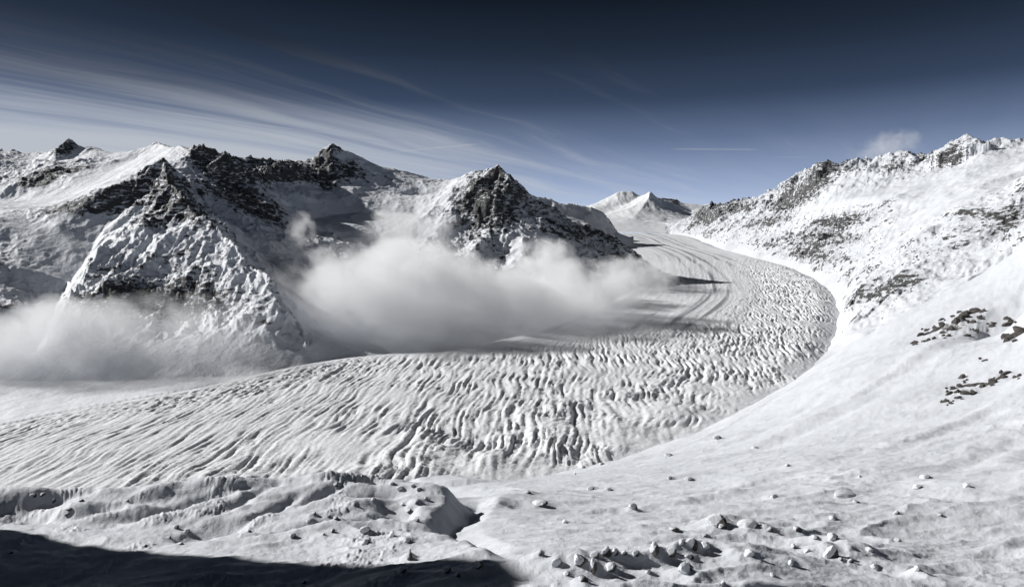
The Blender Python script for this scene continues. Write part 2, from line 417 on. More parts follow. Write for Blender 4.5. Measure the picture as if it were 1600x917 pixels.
# ------------------------------------------------------------------ LEFT RANGE
R0 = 1.0
left_lines = [
    # skyline
    [(-420, 150, 4200, 1, .6), (-200, 225, 4600, 1, .6), (-60, 236, 4900, .8, .6), (0, 231, 4900, .6, .7), (20, 238, 4900, .5, .7), (45, 243, 4900, .3, .6), (85, 239, 4800, .4, .7), (108, 217, 4700, .5, .9), (122, 227, 4700, .3, .4), (150, 228, 4700, .1, .2),
     (175, 239, 4600, .3, .5), (205, 237, 4500, .1, .2), (232, 229, 4350, .1, .2), (243, 222, 4300, .3, .9), (262, 229, 4100, .1, .1), (290, 230, 3600, .3, .6), (303, 227, 3500, .8, .9),
     (320, 240, 3450, 1, .9), (348, 242, 3400, 1, .9), (365, 256, 3400, 1, .9), (400, 260, 3600, 1, .9), (430, 262, 3800, 1, 1), (452, 257, 4000, 1, 1), (475, 261, 4200, 1, 1), (490, 247, 4400, .8, 1), (519, 225, 4500, .6, .9),
     (540, 236, 4500, .3, .5), (570, 246, 4550, .1, .1), (600, 262, 4600, .1, .1), (640, 271, 4800, .3, .3), (680, 281, 4700, .3, .3), (700, 283, 4500, .3, .3), (722, 275, 4300, .4, .3), (745, 266, 4050, .5, .6), (760, 262, 3950, .6, .7),
     (778, 258, 3900, .7, .8), (800, 274, 3880, .7, .8), (830, 299, 3850, .7, .8), (870, 319, 3830, .6, .8), (905, 345, 3800, .6, .8), (940, 364, 3750, .7, .8), (985, 390, 3700, .7, .8), (1008, 425, 3650, .7, .8), (1030, 450, 3600, .5, .6), (1045, 470, 3580, .2, .2), (1060, 500, 3560, 0, 0)],
    # hidden back side
    [(-420, 260, 6500), (0, 300, 6500), (108, 290, 6300), (300, 300, 5500), (450, 320, 5500), (519, 290, 5800), (650, 330, 5900), (778, 360, 5200), (870, 400, 4900), (985, 450, 4600), (1020, 480, 4400), (1060, 500, 4400)],
    [(-420, 330, 8500), (300, 360, 8500), (700, 380, 8000), (980, 420, 7000), (1060, 450, 7000)],
    # back snowfields
    [(-100, 262, 4500, .0, .0), (0, 262, 4500, .0, .0), (45, 263, 4500, 0, 0), (80, 258, 4500, .0, .1), (92, 255, 4520, .1, .7)],
    [(-100, 318, 3500, .0, 0), (0, 312, 3600, .0, 0), (40, 320, 3450, .0, 0), (100, 312, 3400, .0, .0), (150, 285, 3600, .0, 0), (185, 262, 3900, .0, .0), (215, 245, 4150, .0, 0)],
    [(38, 290, 3700, .5, 1), (60, 274, 3800, .6, 1.), (85, 264, 3900, .6, 1), (110, 258, 4000, .5, 1.0), (140, 248, 4200, .5, 1), (175, 243, 4400, .3, .8)],
    # front peak, ridge to the left
    [(255, 247, 2900, .7, .8), (235, 258, 2880, .6, .8), (215, 270, 2850, .6, .8), (185, 285, 2800, .5, .8), (150, 300, 2750, .4, .9), (100, 320, 2700, .4, .9), (50, 336, 2650, .3, .7), (0, 340, 2600, .1, .2), (-200, 352, 2500, .5, .5), (-420, 330, 2400, .5, .5)],
    # small dip between the front peak and the skyline crest
    [(262, 262, 3050, .5, .5), (285, 258, 3250, .5, .5), (295, 245, 3400, .6, .8)],
    [(240, 266, 3100, .1, .2), (200, 282, 3050, .1, .1), (150, 306, 3000, 0, .1), (80, 334, 2950, 0, .1)],
    # main spur to the viewer
    [(255, 247, 2900, .8, .8), (268, 280, 2720, .8, .9), (283, 308, 2580, .9, .9), (310, 338, 2420, .8, .9), (335, 348, 2350, .7, .6), (365, 380, 2250, .6, .4), (405, 428, 2100, .6, .4), (440, 482, 1960, .6, .3), (475, 530, 1850, .4, .2)],
    # face between the spurs
    [(240, 320, 2570, .7, .5), (262, 372, 2320, .7, .4), (285, 420, 2160, .9, .5), (300, 470, 2010, 1, .5), (310, 520, 1880, .5, .3), (320, 560, 1770, .4, .1)],
    [(215, 300, 2680, .7, .9), (205, 330, 2560, .6, .6), (175, 370, 2390, .7, .4), (150, 405, 2250, .9, .5), (118, 450, 2080, .9, .5), (85, 500, 1950, .6, .3), (60, 560, 1790, .3, .1)],
    [(210, 395, 2280, .8, .4), (200, 440, 2110, .9, .6), (195, 480, 2000, 1, .8), (180, 540, 1840, .5, .2)],
    # shaded bowl
    [(172, 338, 2640, .1, .2), (152, 372, 2520, .1, .1), (128, 412, 2370, .1, .1), (104, 452, 2220, .2, .2), (80, 498, 2070, .3, .2), (50, 560, 1860, .2, .1)],
    [(140, 378, 2500, .0, .1), (60, 362, 2500, .05, .1), (0, 350, 2500, .1, .2), (-150, 315, 2500, .5, .5)],
    [(115, 438, 2250, .1, .1), (50, 420, 2250, .15, .45), (0, 404, 2250, .25, .6), (-150, 362, 2250, .5, .5)],
    [(80, 500, 2020, .3, .2), (30, 488, 2020, .2, .5), (-20, 468, 2020, .3, .5), (-150, 430, 2020, .5, .4)],
    [(-20, 570, 1760, .2, .1), (-150, 530, 1760, .2, .1)],
    [(-260, 380, 2400, .6, .6), (-300, 480, 2050, .6, .5), (-330, 600, 1700, .4, .3)],
    # crest right of the main spur, falling from the skyline tower
    [(303, 227, 3500, .9, .9), (325, 262, 3330, 1, 1), (355, 290, 3230, .9, .9), (395, 318, 3150, .8, .9), (440, 345, 3060, .7, .8), (480, 368, 2980, .5, .7), (515, 400, 2850, .4, .5), (545, 450, 2600, .3, .3)],
    [(295, 280, 3000, .4, .3), (320, 315, 2880, .3, .2), (360, 350, 2750, .3, .2), (410, 395, 2600, .2, .1), (455, 440, 2400, .2, .1), (510, 500, 2120, .2, .1), (545, 545, 1900, .2, .1)],
    [(365, 256, 3400, 1, .9), (400, 292, 3420, .7, .7), (440, 318, 3400, .4, .4), (500, 350, 3300, .2, .2)],
    # cirque under the jagged wall
    [(400, 285, 3640, .6, .5), (452, 288, 3850, .4, .4), (490, 292, 4000, .3, .3), (507, 298, 4030, .5, .9), (535, 290, 4120, .3, .5), (570, 292, 4200, .3, .6), (600, 296, 4200, .2, .4), (640, 305, 4200, .3, .4), (690, 306, 4150, .2, .2)],
    [(519, 225, 4500, .7, 1), (510, 262, 4250, .7, 1), (507, 298, 4030, .5, 1)],
    [(470, 345, 3500, .1, .1), (540, 335, 3750, .0, .0), (620, 332, 3850, .1, .05), (670, 335, 3780, .1, .1)],
    [(560, 390, 3250, .2, .1), (620, 375, 3450, .1, .05), (670, 370, 3450, .1, .1)],
    [(590, 450, 2700, .2, .1), (640, 440, 2850, .2, .1)],
    # pyramid
    [(778, 258, 3900, .8, .8), (745, 285, 3800, .8, .9), (715, 310, 3700, .8, .8), (690, 335, 3600, .6, .7), (678, 360, 3480, .4, .3)],
    [(778, 258, 3900, .8, .8), (772, 300, 3680, .9, .9), (768, 335, 3500, .9, .9), (762, 362, 3360, .8, .7), (745, 388, 3220, .8, .5), (715, 415, 3060, .8, .5), (690, 455, 2850, .5, .3), (670, 500, 2500, .3, .2)],
    [(735, 330, 3620, .8, .9), (722, 360, 3430, .8, .6), (708, 395, 3250, .7, .4)],
    [(800, 330, 3620, .7, .8), (800, 360, 3450, .6, .6), (785, 400, 3200, .6, .5), (780, 450, 2850, .5, .4)],
    [(850, 345, 3560, .5, .6), (838, 372, 3400, .4, .1), (820, 372, 3300, .3, .0), (825, 400, 3120, .3, .1), (850, 440, 2850, .3, .2)],
    [(905, 375, 3560, .5, .7), (900, 405, 3350, .5, .4), (915, 440, 3050, .4, .3)],
    [(960, 405, 3560, .6, .8), (965, 440, 3320, .6, .6)],
    # foot along the ice
    [G(-420, 740, .5), G(-200, 695, .5), G(0, 657, .5), G(100, 636, .5), G(300, 601, .5), G(470, 566, .4), G(520, 556, .3), G(700, 546, .2), G(850, 508), G(940, 476), G(1000, 446, 0), G(1030, 445, 0, 20), (1060, 500, 3300, 0, 0)],
    [H(-420, 1000), H(0, 1165), H(300, 1290), H(520, 1560), H(700, 1620), H(850, 1800), H(940, 2150), H(1000, 2600), H(1060, 2900)],
    [H(-420, 1160), H(100, 1160), H(700, 1160), H(1060, 1160)], [H(700, 1300), H(1060, 1300)],
]
us = cols(-420, -30, 1030, 1060, 760, 60)
vs = np.concatenate([np.linspace(math.log(1150), math.log(1700), 60, endpoint=False), np.linspace(math.log(1700), math.log(4950), 470, endpoint=False), np.linspace(math.log(4950), math.log(8500), 30)])
S = Sheet(us, vs, left_lines, blur=3)
S.warp(9, 110, 11)
gx, gy = S.slope()
sl_ = np.sqrt(gx ** 2 + gy ** 2)
lim = np.minimum(1, 1.6 / np.maximum(sl_, 1e-3))
X0, Y0 = S.X, S.Y
gz = gullies(S.X, S.Y, gx * lim, gy * lim, 340, 4, 5, 0.42)
rg = ridged(S.X / 420, S.Y / 420, 7, 3, 0.52)
fb = fbm(S.X / 160, S.Y / 160, 6, 9, 0.55)
crag = ridged(S.X / 60 + fb, S.Y / 60, 4, 23, 0.55)
R = S.rough
smoothbase = S.Z.copy()
foot = smooth(S.Z - glacier_z(S.X, S.Y), 2, 90)
crag2 = ridged(X0 / 24 + fb * .6, Y0 / 24, 3, 29, .6)
fg = gullies(X0, Y0, gx * lim, gy * lim, 85, 4, 205, 0.6)
S.Z = S.Z + foot * (gz * (12 + 34 * R) * np.clip(sl_ * 1.5, .25, 1.2) + (rg - .45) * (8 + 75 * R) + fb * (3 + 26 * R) + (crag - .45) * 24 * R + (crag2 - .45) * 7 * R + fg * 7 * R)
S.Z = terrace(S.Z, X0, Y0, 26, foot * R * smooth(S.rocky, .2, .7))
for p in [(778, 256, 3900, 190, 1.25), (762, 262, 3930, 90, 1.2), (519, 223, 4500, 230, 1.1), (255, 245, 2900, 110, 1.25), (303, 225, 3480, 120, 1.3), (349, 240, 3400, 80, 1.3), (490, 245, 4400, 90, 1.4), (108, 215, 4700, 130, 1.2), (243, 221, 4300, 60, 1.2), (20, 232, 4900, 90, .9)]: S.peak(*p)
gx, gy = S.slope()
st = np.sqrt(gx ** 2 + gy ** 2)
left_blobs = [  # px, py, rx, ry, gain: where the photograph's bare rock or clean snow stands
    (60, 287, 22, 12, .9), (100, 268, 24, 8, .8), (150, 262, 40, 6, .5), (108, 232, 18, 12, .4), (120, 325, 90, 14, .45), (220, 290, 40, 14, .3), (262, 330, 40, 16, .45), (240, 350, 20, 8, .3), (320, 290, 25, 40, .2), (400, 320, 60, 16, .35),
    (430, 270, 60, 14, .4), (540, 265, 40, 20, .35), (600, 280, 30, 12, .25), (760, 320, 45, 40, .3), (880, 360, 50, 18, .3), (260, 465, 90, 22, .5), (150, 470, 30, 14, .4), (330, 480, 60, 20, .25),
    (20, 410, 30, 12, .35), (60, 470, 50, 16, .3), (415, 505, 15, 8, .4), (240, 555, 120, 20, -.3), (300, 410, 100, 40, .09), (400, 470, 40, 40, .12), (250, 385, 90, 10, -.12), (360, 300, 30, 14, .3), (420, 335, 50, 12, .3), (740, 410, 30, 12, .2),
    (200, 248, 60, 12, -.9), (20, 262, 60, 12, -.9), (20, 305, 50, 16, -.9), (120, 300, 45, 12, -.7), (240, 240, 30, 8, -.6), (120, 352, 50, 12, -.4), (100, 400, 40, 14, -.3), (620, 350, 60, 40, -.5), (560, 245, 30, 8, -.4), (500, 330, 50, 25, -.4), (250, 245, 30, 6, -.2), (820, 375, 20, 10, -.4), (210, 325, 25, 10, -.2)]
bl = S.blobs(left_blobs)
rk = -0.20 + 0.42 * smooth(st, .5, 1.3) + 0.80 * (S.rocky - .38) + .26 * fg * smooth(S.rocky, .2, .6) + .10 * gz + bl * 1.05 - 0.30 * smooth(gz, -.1, .7) * 0
rk = rk + 0.16 * smooth(-gx * 0 + gy * 0 + fb, -.2, .5) + 0.12 * (crag - .5)
snowy = smooth(S.Z - glacier_z(S.X, S.Y), 10, 120)
rk = rk - (1 - snowy) * 0.5
keep = (S.Z > glacier_z(S.X, S.Y) - 60)
left = grid_mesh('mountain_range', S.X, S.Y, S.Z, {'rock': rk}, M_left, 'jagged snow-streaked rock mountains left of the glacier, pyramid peak standing above the valley cloud', keep=keep)
LEFT = S

# ------------------------------------------------------------------ RIGHT RANGE
right_lines = [
    [(1062, 352, 9000, .3, .2), (1085, 331, 8300, .5, .6), (1110, 321, 8000, .6, .8), (1150, 315, 7500, .6, .8), (1190, 306, 7000, .5, .4), (1215, 290, 6500, .5, .4), (1250, 270, 6000, .5, .4), (1275, 254, 5650, .5, .5), (1292, 250, 5500, .6, .8), (1300, 262, 5450, .6, .6),
     (1330, 252, 5300, .6, .5), (1340, 247, 5300, .6, .5), (1358, 253, 5250, .5, .3), (1375, 243, 5150, .5, .3), (1415, 237, 5000, .5, .4), (1430, 246, 4950, .6, .5), (1455, 242, 4800, .5, .4), (1480, 226, 4600, .6, .5), (1510, 211, 4500, .6, .5), (1535, 218, 4450, .5, .4), (1555, 216, 4420, .5, .4),
     (1570, 218, 4400, .4, .2), (1600, 222, 4300, .3, .1), (1700, 200, 4000, .4, .4), (2000, 120, 3500, .4, .4)],
    [(1062, 372, 11500), (1150, 360, 10500), (1250, 340, 9000), (1400, 330, 7800), (1550, 320, 7000), (2000, 300, 6000)],
    # foot of the summit wall, top of the upper snowfields
    [(1110, 345, 7000, .5, .5), (1180, 335, 6300, .4, .3), (1240, 318, 5700, .5, .7), (1285, 285, 5350, .4, .6), (1320, 278, 5100, .2, .1), (1365, 270, 4980, .3, .2), (1390, 268, 4900, .5, .6), (1420, 262, 4800, .3, .3), (1450, 262, 4700, .2, .2), (1485, 255, 4500, .4, .7), (1520, 245, 4300, .2, .2), (1570, 242, 4150, .1, .1), (1600, 238, 4100, .1, .1), (1800, 200, 3700, .3, .3)],
    # upper snowfields
    [(1200, 358, 5500, .4, .4), (1265, 330, 5000, .2, .1), (1320, 312, 4700, .0, .0), (1380, 305, 4400, .0, .0), (1450, 290, 4150, .0, .0), (1530, 262, 3950, .1, .1), (1600, 252, 3850, .1, .1), (1800, 215, 3500, .3, .3)],
    # rocky rib below the snowfields
    [(1215, 372, 5050, .5, .5), (1290, 355, 4600, .4, .5), (1320, 345, 4450, .5, .8), (1360, 325, 4280, .3, .4), (1400, 308, 4130, .3, .7), (1440, 308, 3950, .1, .1), (1480, 300, 3750, .0, .0), (1540, 282, 3500, .2, .6), (1600, 278, 3400, .1, .1), (1800, 240, 3200, .3, .3)],
    # shelf before the spur (a hollow)
    [(1330, 420, 3300, .4, .5), (1380, 385, 3350, .3, .4), (1430, 350, 3350, .2, .2), (1480, 325, 3250, .1, .1), (1540, 300, 3150, .0, .0), (1600, 296, 3100, .0, .1), (1800, 260, 3000, .3, .3)],
    [(1240, 400, 4500, .4, .4), (1300, 395, 3900, .6, .6), (1350, 372, 3800, .5, .5), (1400, 345, 3750, .3, .3)],
    # spur with scattered rocks
    [(2000, 170, 2700, .4, .4), (1800, 235, 2800, .4, .4), (1620, 268, 2900, .4, .4), (1590, 276, 2900, .4, .3), (1560, 290, 2880, .4, .3), (1530, 304, 2850, .4, .3), (1480, 334, 2780, .4, .3), (1430, 372, 2700, .4, .4), (1380, 415, 2600, .4, .5), (1345, 448, 2500, .4, .5), (1322, 490, 2380, .4, .3), (1312, 520, 2200, .3, .2)],
    [(2000, 300, 2100, .4, .4), (1600, 345, 2450, .5, .6), (1520, 385, 2350, .4, .5), (1440, 425, 2250, .4, .5), (1385, 455, 2200, .5, .5), (1345, 495, 2120, .3, .4)],
    [(2000, 420, 1700, .2, .3), (1600, 425, 2000, .2, .2), (1500, 455, 1950, .2, .2), (1400, 500, 1880, .2, .2), (1330, 545, 1850, .2, .2)],
    [(2000, 600, 1400), (1600, 520, 1600), (1450, 560, 1500), (1300, 620, 1400)],
    # foot along the ice
    [G(1045, 366, 0, 5), G(1080, 370, 0, 4), G(1130, 388, 0, 4), G(1180, 402, 0, 4), G(1225, 412, 0, 4), G(1270, 430, 0, 4), G(1300, 452, 0, 4), G(1312, 485, 0, 5), G(1300, 530, 0, 6), G(1265, 575), G(1200, 612)],
    [H(1040, 6300, 25), H(1130, 4700, 45), H(1200, 3500, 60), H(1240, 2700), H(1240, 2000), H(1150, 1500)],
    [H(1045, 4000, 70), H(1100, 2800, 100), H(1100, 1700), H(1060, 1460), H(1200, 1460)],
]
us = cols(1040, 1050, 1630, 2000, 400, 12)
us = us[np.concatenate([[True], np.diff(us) > 0])]
vs = np.concatenate([np.linspace(math.log(1450), math.log(1800), 30, endpoint=False), np.linspace(math.log(1800), math.log(9200), 620, endpoint=False), np.linspace(math.log(9200), math.log(11500), 10)])
S = Sheet(us, vs, right_lines, blur=3)
S.warp(6, 50, 21)
gx, gy = S.slope(); sl_ = np.sqrt(gx ** 2 + gy ** 2); lim = np.minimum(1, 1.6 / np.maximum(sl_, 1e-3))
gz = gullies(S.X, S.Y, gx * lim, gy * lim, 320, 4, 55, 0.42)
rg = ridged(S.X / 330, S.Y / 330, 6, 43, 0.5)
fb = fbm(S.X / 150, S.Y / 150, 6, 49, 0.55)
crag = ridged(S.X / 55, S.Y / 55, 4, 63, 0.55)
R = S.rough
foot = smooth(S.Z - glacier_z(S.X, S.Y), 0, 60)
crag2 = ridged(S.X / 24 + fb * .6, S.Y / 24, 3, 69, .6)
fg = gullies(S.X, S.Y, gx * lim, gy * lim, 80, 4, 305, 0.6)
sky_ = smooth(S.Y, 4000, 4600) * R
S.Z = S.Z + foot * (gz * (6 + 46 * R) * np.clip(sl_ * 1.5, .2, 1.1) + (rg - .45) * (8 + 60 * R + 75 * sky_) + fb * (8 + 22 * R) + (crag - .45) * (15 * R + 55 * sky_) + (crag2 - .45) * 4 * R + fg * (8 * R + 10 * sky_))
S.Z = terrace(S.Z, S.X, S.Y, 24, foot * R * smooth(S.rocky, .25, .7))
for p in [(1294, 248, 5480, 130, 1.2), (1340, 246, 5300, 100, 1.1), (1415, 235, 5000, 150, .9), (1481, 224, 4600, 120, 1.0), (1510, 208, 4500, 190, .85), (1566, 214, 4400, 120, .8), (1250, 267, 6000, 140, .9), (1190, 303, 7000, 140, .9), (1150, 312, 7500, 130, .9), (1110, 318, 8000, 150, 1.0)]: S.peak(*p)
gx, gy = S.slope(); st = np.sqrt(gx ** 2 + gy ** 2)
right_blobs = [(1295, 258, 8, 10, .6), (1275, 290, 14, 14, .4), (1250, 310, 25, 10, .35), (1225, 318, 25, 8, .3), (1355, 290, 8, 10, .5), (1385, 262, 25, 6, .3), (1490, 245, 14, 8, .55), (1540, 272, 26, 7, .6), (1310, 345, 25, 9, .55), (1360, 320, 12, 4, .4),
    (1415, 300, 8, 4, .4), (1325, 375, 18, 8, .45), (1545, 335, 30, 14, .5), (1590, 300, 8, 7, .5), (1590, 350, 14, 12, .35), (1410, 365, 18, 8, .3), (1250, 395, 25, 10, .35), (1310, 405, 20, 9, .35), (1490, 380, 40, 16, .2), (1370, 455, 30, 18, .4), (1350, 470, 14, 14, .3),
    (1420, 430, 30, 12, .25), (1110, 335, 25, 12, .4), (1160, 325, 25, 8, .35), (1200, 380, 60, 10, .1),
    (1180, 350, 30, 8, .25), (1215, 345, 20, 6, .3), (1455, 345, 26, 8, .3), (1430, 395, 14, 10, .3), (1465, 405, 20, 8, .25), (1505, 355, 16, 8, .35), (1555, 365, 20, 8, .3), (1600, 330, 16, 10, .3), (1400, 440, 24, 14, .35), (1330, 500, 14, 20, .35), (1350, 425, 22, 10, .2), (1290, 370, 20, 5, .3), (1340, 300, 20, 12, -.4), (1440, 300, 50, 12, -.5), (1380, 285, 30, 8, -.3), (1570, 240, 40, 12, -.5), (1430, 400, 30, 10, -.1), (1560, 400, 40, 18, -.2)]
bl = S.blobs(right_blobs)
rk = -0.12 + 0.48 * smooth(st, .45, 1.2) + 0.75 * (S.rocky - .38) + .26 * fg * smooth(S.rocky, .2, .6) + bl * 0.95 + 0.10 * fb + 0.10 * (crag - .5)
rk = rk + .05 - (1 - smooth(S.Z - glacier_z(S.X, S.Y) + 30 * fb, 4, 30)) * 0.4
keep = (S.Z > glacier_z(S.X, S.Y) - 60) | (S.X > 900)
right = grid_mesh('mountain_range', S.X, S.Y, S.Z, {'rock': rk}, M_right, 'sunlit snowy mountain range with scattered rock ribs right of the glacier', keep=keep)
RIGHT = S

# ------------------------------------------------------------------ FAR RANGE beyond the glacier head
far_lines = [
    [(700, 360, 15000, .3, .2), (850, 345, 14000, .3, .2), (905, 330, 13500, .3, .2), (930, 322, 13200, .3, .3), (950, 308, 13000, .4, .5), (972, 299, 13000, .4, .4), (987, 300, 13000, .4, .4), (998, 311, 12800, .4, .4), (1015, 300, 12500, .3, .4), (1030, 311, 12600, .4, .3), (1040, 314, 13500, .5, 1), (1060, 314, 13600, .5, 1),
     (1072, 322, 13600, .5, .9), (1100, 322, 14000, .3, .2), (1140, 320, 14000, .3, .2), (1300, 320, 14000, .3, .3)],
    [(700, 380, 17000), (1015, 340, 15500), (1300, 350, 17000)],
    [(1015, 300, 12500, .3, .2), (1005, 325, 11800, .2, .1), (985, 345, 11000, .2, .1)],
    [(1030, 311, 12600, .3, .2), (1045, 335, 11700, .4, .7), (1040, 350, 10900, .3, .4)],
    [(998, 311, 12800), (960, 330, 12200, .4, .5), (930, 342, 11500, .3, .3)],
    [(1080, 330, 12800, 0, 0), (1078, 345, 11500, .1, .1)],
    [(700, 364, 9600, 0), (975, 362, 9700, 0), (1020, 364, 9700, 0), (1070, 364, 9600, 0), (1300, 364, 9600, 0)],
    [(700, 372, 9000, 0), (1300, 372, 9000, 0)],
]
S = Sheet(np.linspace(860, 1160, 230), np.linspace(math.log(9200), math.log(15500), 200), far_lines, blur=1)
S.warp(4, 40, 31)
gx, gy = S.slope(); sl_ = np.sqrt(gx ** 2 + gy ** 2); lim = np.minimum(1, 1.6 / np.maximum(sl_, 1e-3))
gz = gullies(S.X, S.Y, gx * lim, gy * lim, 500, 4, 85, 0.5)
fb = fbm(S.X / 500, S.Y / 500, 6, 89, 0.55)
foot = smooth(S.Z - 310, 0, 200)
S.Z = S.Z + foot * (gz * (14 + 70 * S.rough) + fb * (10 + 60 * S.rough))
gx, gy = S.slope(); st = np.sqrt(gx ** 2 + gy ** 2)
rk = -0.16 + 0.4 * smooth(st, .5, 1.3) + 0.55 * (S.rocky - .3) + .1 * fb + S.blobs([(1055, 317, 16, 6, .8), (1035, 345, 10, 10, .5), (970, 325, 8, 6, .3), (995, 306, 5, 5, .3), (1022, 306, 6, 4, .3)], 6) - (1 - foot) * .4
far = grid_mesh('mountain_range', S.X, S.Y, S.Z, {'rock': rk}, M_far, 'distant twin white peaks and snow dome beyond the head of the glacier')
# low rib in front of it, on the left bank
rib_lines = [
    [(800, 300, 6200, .5, .5), (855, 312, 6300, .5, .5), (862, 311, 6300, .4, .4), (885, 320, 6300, .4, .4), (905, 322, 6400, .4, .3), (925, 326, 6400, .5, .6), (940, 331, 6400, .6, .9), (952, 343, 6450, .6, 1), (962, 357, 6500, .6, 1), (968, 370, 6500, .5, .9), (974, 384, 6500, .2, .5), (980, 400, 6500, 0, 0), (990, 410, 6500, 0, 0)],
    [(800, 370, 7500), (900, 370, 7500), (960, 395, 7400), (990, 410, 7300)],
    [(800, 400, 5000, .3, .3), (900, 400, 5000, .3, .3), (950, 400, 5300, .3, .2), (990, 415, 5600, 0, 0)],
    [(870, 345, 5900, .2, .1), (920, 350, 5950, .2, .1), (945, 367, 6000, .2, .2), (975, 400, 6000, 0, 0)],
]
S = Sheet(np.linspace(800, 990, 150), np.linspace(math.log(5000), math.log(7500), 130), rib_lines, blur=1)
S.warp(4, 30, 41)
gx, gy = S.slope(); lim = 1.0
gz = gullies(S.X, S.Y, gx, gy, 250, 4, 95, 0.5); fb = fbm(S.X / 200, S.Y / 200, 6, 99, 0.55)
S.Z = S.Z + gz * (8 + 40 * S.rough) + fb * (8 + 40 * S.rough)
gx, gy = S.slope(); st = np.sqrt(gx ** 2 + gy ** 2)
rk = -0.28 + 0.4 * smooth(st, .5, 1.3) + 0.6 * (S.rocky - .35) + .1 * fb
grid_mesh('mountain_spur', S.X, S.Y, S.Z, {'rock': rk}, M_far, 'small snowy spur with a dark rock edge behind the pyramid peak')

# ------------------------------------------------------------------ GLACIER
Lm = [(-700, 830), (-420, 748), (-200, 697), (0, 657), (100, 636), (300, 601), (470, 566), (560, 553), (700, 545), (800, 522), (850, 508), (940, 476), (980, 452), (990, 420), (985, 395), (960, 378), (930, 368), (900, 363.5)]
Rm = [(-2200, 1400), (-1200, 1150), (-500, 960), (100, 860), (500, 800), (850, 742), (1000, 705), (1150, 646), (1245, 592), (1300, 535), (1316, 488), (1305, 455), (1272, 430), (1225, 411), (1180, 400), (1130, 387), (1090, 371), (1075, 364)]
def curve(pts, n):
    P = np.array([((p[0] - CX) / F * on_glacier(*p), on_glacier(*p)) for p in pts])
    t = np.arange(len(P)); tt = np.linspace(0, len(P) - 1, n)
    def cr(c):
        i = np.clip(tt.astype(int), 0, len(P) - 2); f = tt - i
        p0 = c[np.maximum(i - 1, 0)]; p1 = c[i]; p2 = c[i + 1]; p3 = c[np.minimum(i + 2, len(P) - 1)]
        return .5 * (2 * p1 + (p2 - p0) * f + (2 * p0 - 5 * p1 + 4 * p2 - p3) * f * f + (3 * p1 - 3 * p2 + p3 - p0) * f ** 3)
    return np.stack([cr(P[:, 0]), cr(P[:, 1])], -1)
ns, nt = 1250, 430
Lc, Rc = curve(Lm, 2400), curve(Rm, 2400)
# spacing along the flow follows the apparent size of the ice
midc = (Lc + Rc) / 2
stp = np.linalg.norm(np.diff(midc, axis=0), axis=1) / midc[1:, 1]
cum = np.concatenate([[0], np.cumsum(stp)]); cum /= cum[-1]
ss = np.interp(np.linspace(0.0, 1, ns), cum, np.arange(2400))
def at(c, s): i = np.clip(s.astype(int), 0, len(c) - 2); f = (s - i)[:, None]; return c[i] * (1 - f) + c[i + 1] * f
Ls, Rs = at(Lc, ss), at(Rc, ss)
tt = np.linspace(-0.02, 1.03, nt)
X = Ls[:, None, 0] * (1 - tt) + Rs[:, None, 0] * tt
Y = Ls[:, None, 1] * (1 - tt) + Rs[:, None, 1] * tt
# metric coordinates: along the flow (centre line) and across
cen = (Ls + Rs) / 2
along = np.concatenate([[0], np.cumsum(np.linalg.norm(np.diff(cen, axis=0), axis=1))])
width = np.linalg.norm(Ls - Rs, axis=1)
A_ = np.repeat(along[:, None], nt, 1); T_ = np.repeat(tt[None], ns, 0); W_ = T_ * width[:, None]
PX = CX + F * X / Y; Zb = glacier_z(X, Y); PY = HY - F * Zb / Y
# crevasse trend: lines of constant xi; sheared more and more downstream
warp1 = fbm(X / 260, Y / 260, 3, 71) * 26
warp2 = fbm(X / 70, Y / 70, 3, 72) * 7
# direction field (unit normal of the crevasses) as a phase built in plan: three overlapping trends
def trend(ang, lam, stretch, seed, ws=1.0):
    a = math.radians(ang); xi = X * math.cos(a) + Y * math.sin(a) + warp1 * ws + warp2 * ws; et = -X * math.sin(a) + Y * math.cos(a)
    n1 = perlin(xi / lam, et / (lam * stretch), seed)
    n2 = perlin(xi / (lam * .55) + 9, et / (lam * stretch * .6), seed + 5)
    return 1 - np.abs(n1) * 2.2 + 0.0, n2
def band(lo, hi, soft): return smooth(PX, lo - soft, lo + soft) * (1 - smooth(PX, hi - soft, hi + soft))
GLX, GLY = X, Y
   # (weight, normal angle in plan, wavelength, stretch, amplitude)
wl = 1 - smooth(PX, 330, 620)
wc = smooth(PX, 330, 620) * (1 - smooth(PX, 930, 1080))
wr = smooth(PX, 930, 1080)
cz = []
for wgt, ang, lam, stt, amp, sd in ((wl, -9, 13, 16, 3.0, 101), (wc, -5, 12.5, 17, 4.8, 131), (wr, -17, 14, 13.0, 5.2, 161)):
    a, b = trend(ang, lam, stt, sd)
    a2, b2 = trend(ang - 14, lam * 2.3, stt * .4, sd + 9)
    prof = np.clip(a, -1, 1) * 0.75 - np.clip(1 - np.abs(b) * 4, 0, 1) * 0.6 + np.clip(a2, -1, 1) * 0.3
    cz.append(wgt * amp * prof)
cr1 = perlin((X - .09 * Y + warp1 + warp2) / 11, Y / 240 + X / 400, 211)
crack = -np.clip(1 - np.abs(cr1) * 3.2, 0, 1) ** 1.5
crev = sum(cz) * 1.0 + crack * 6.5 * (.6 + .4 * smooth(perlin(X / 90, Y / 90, 212), -.3, .3))
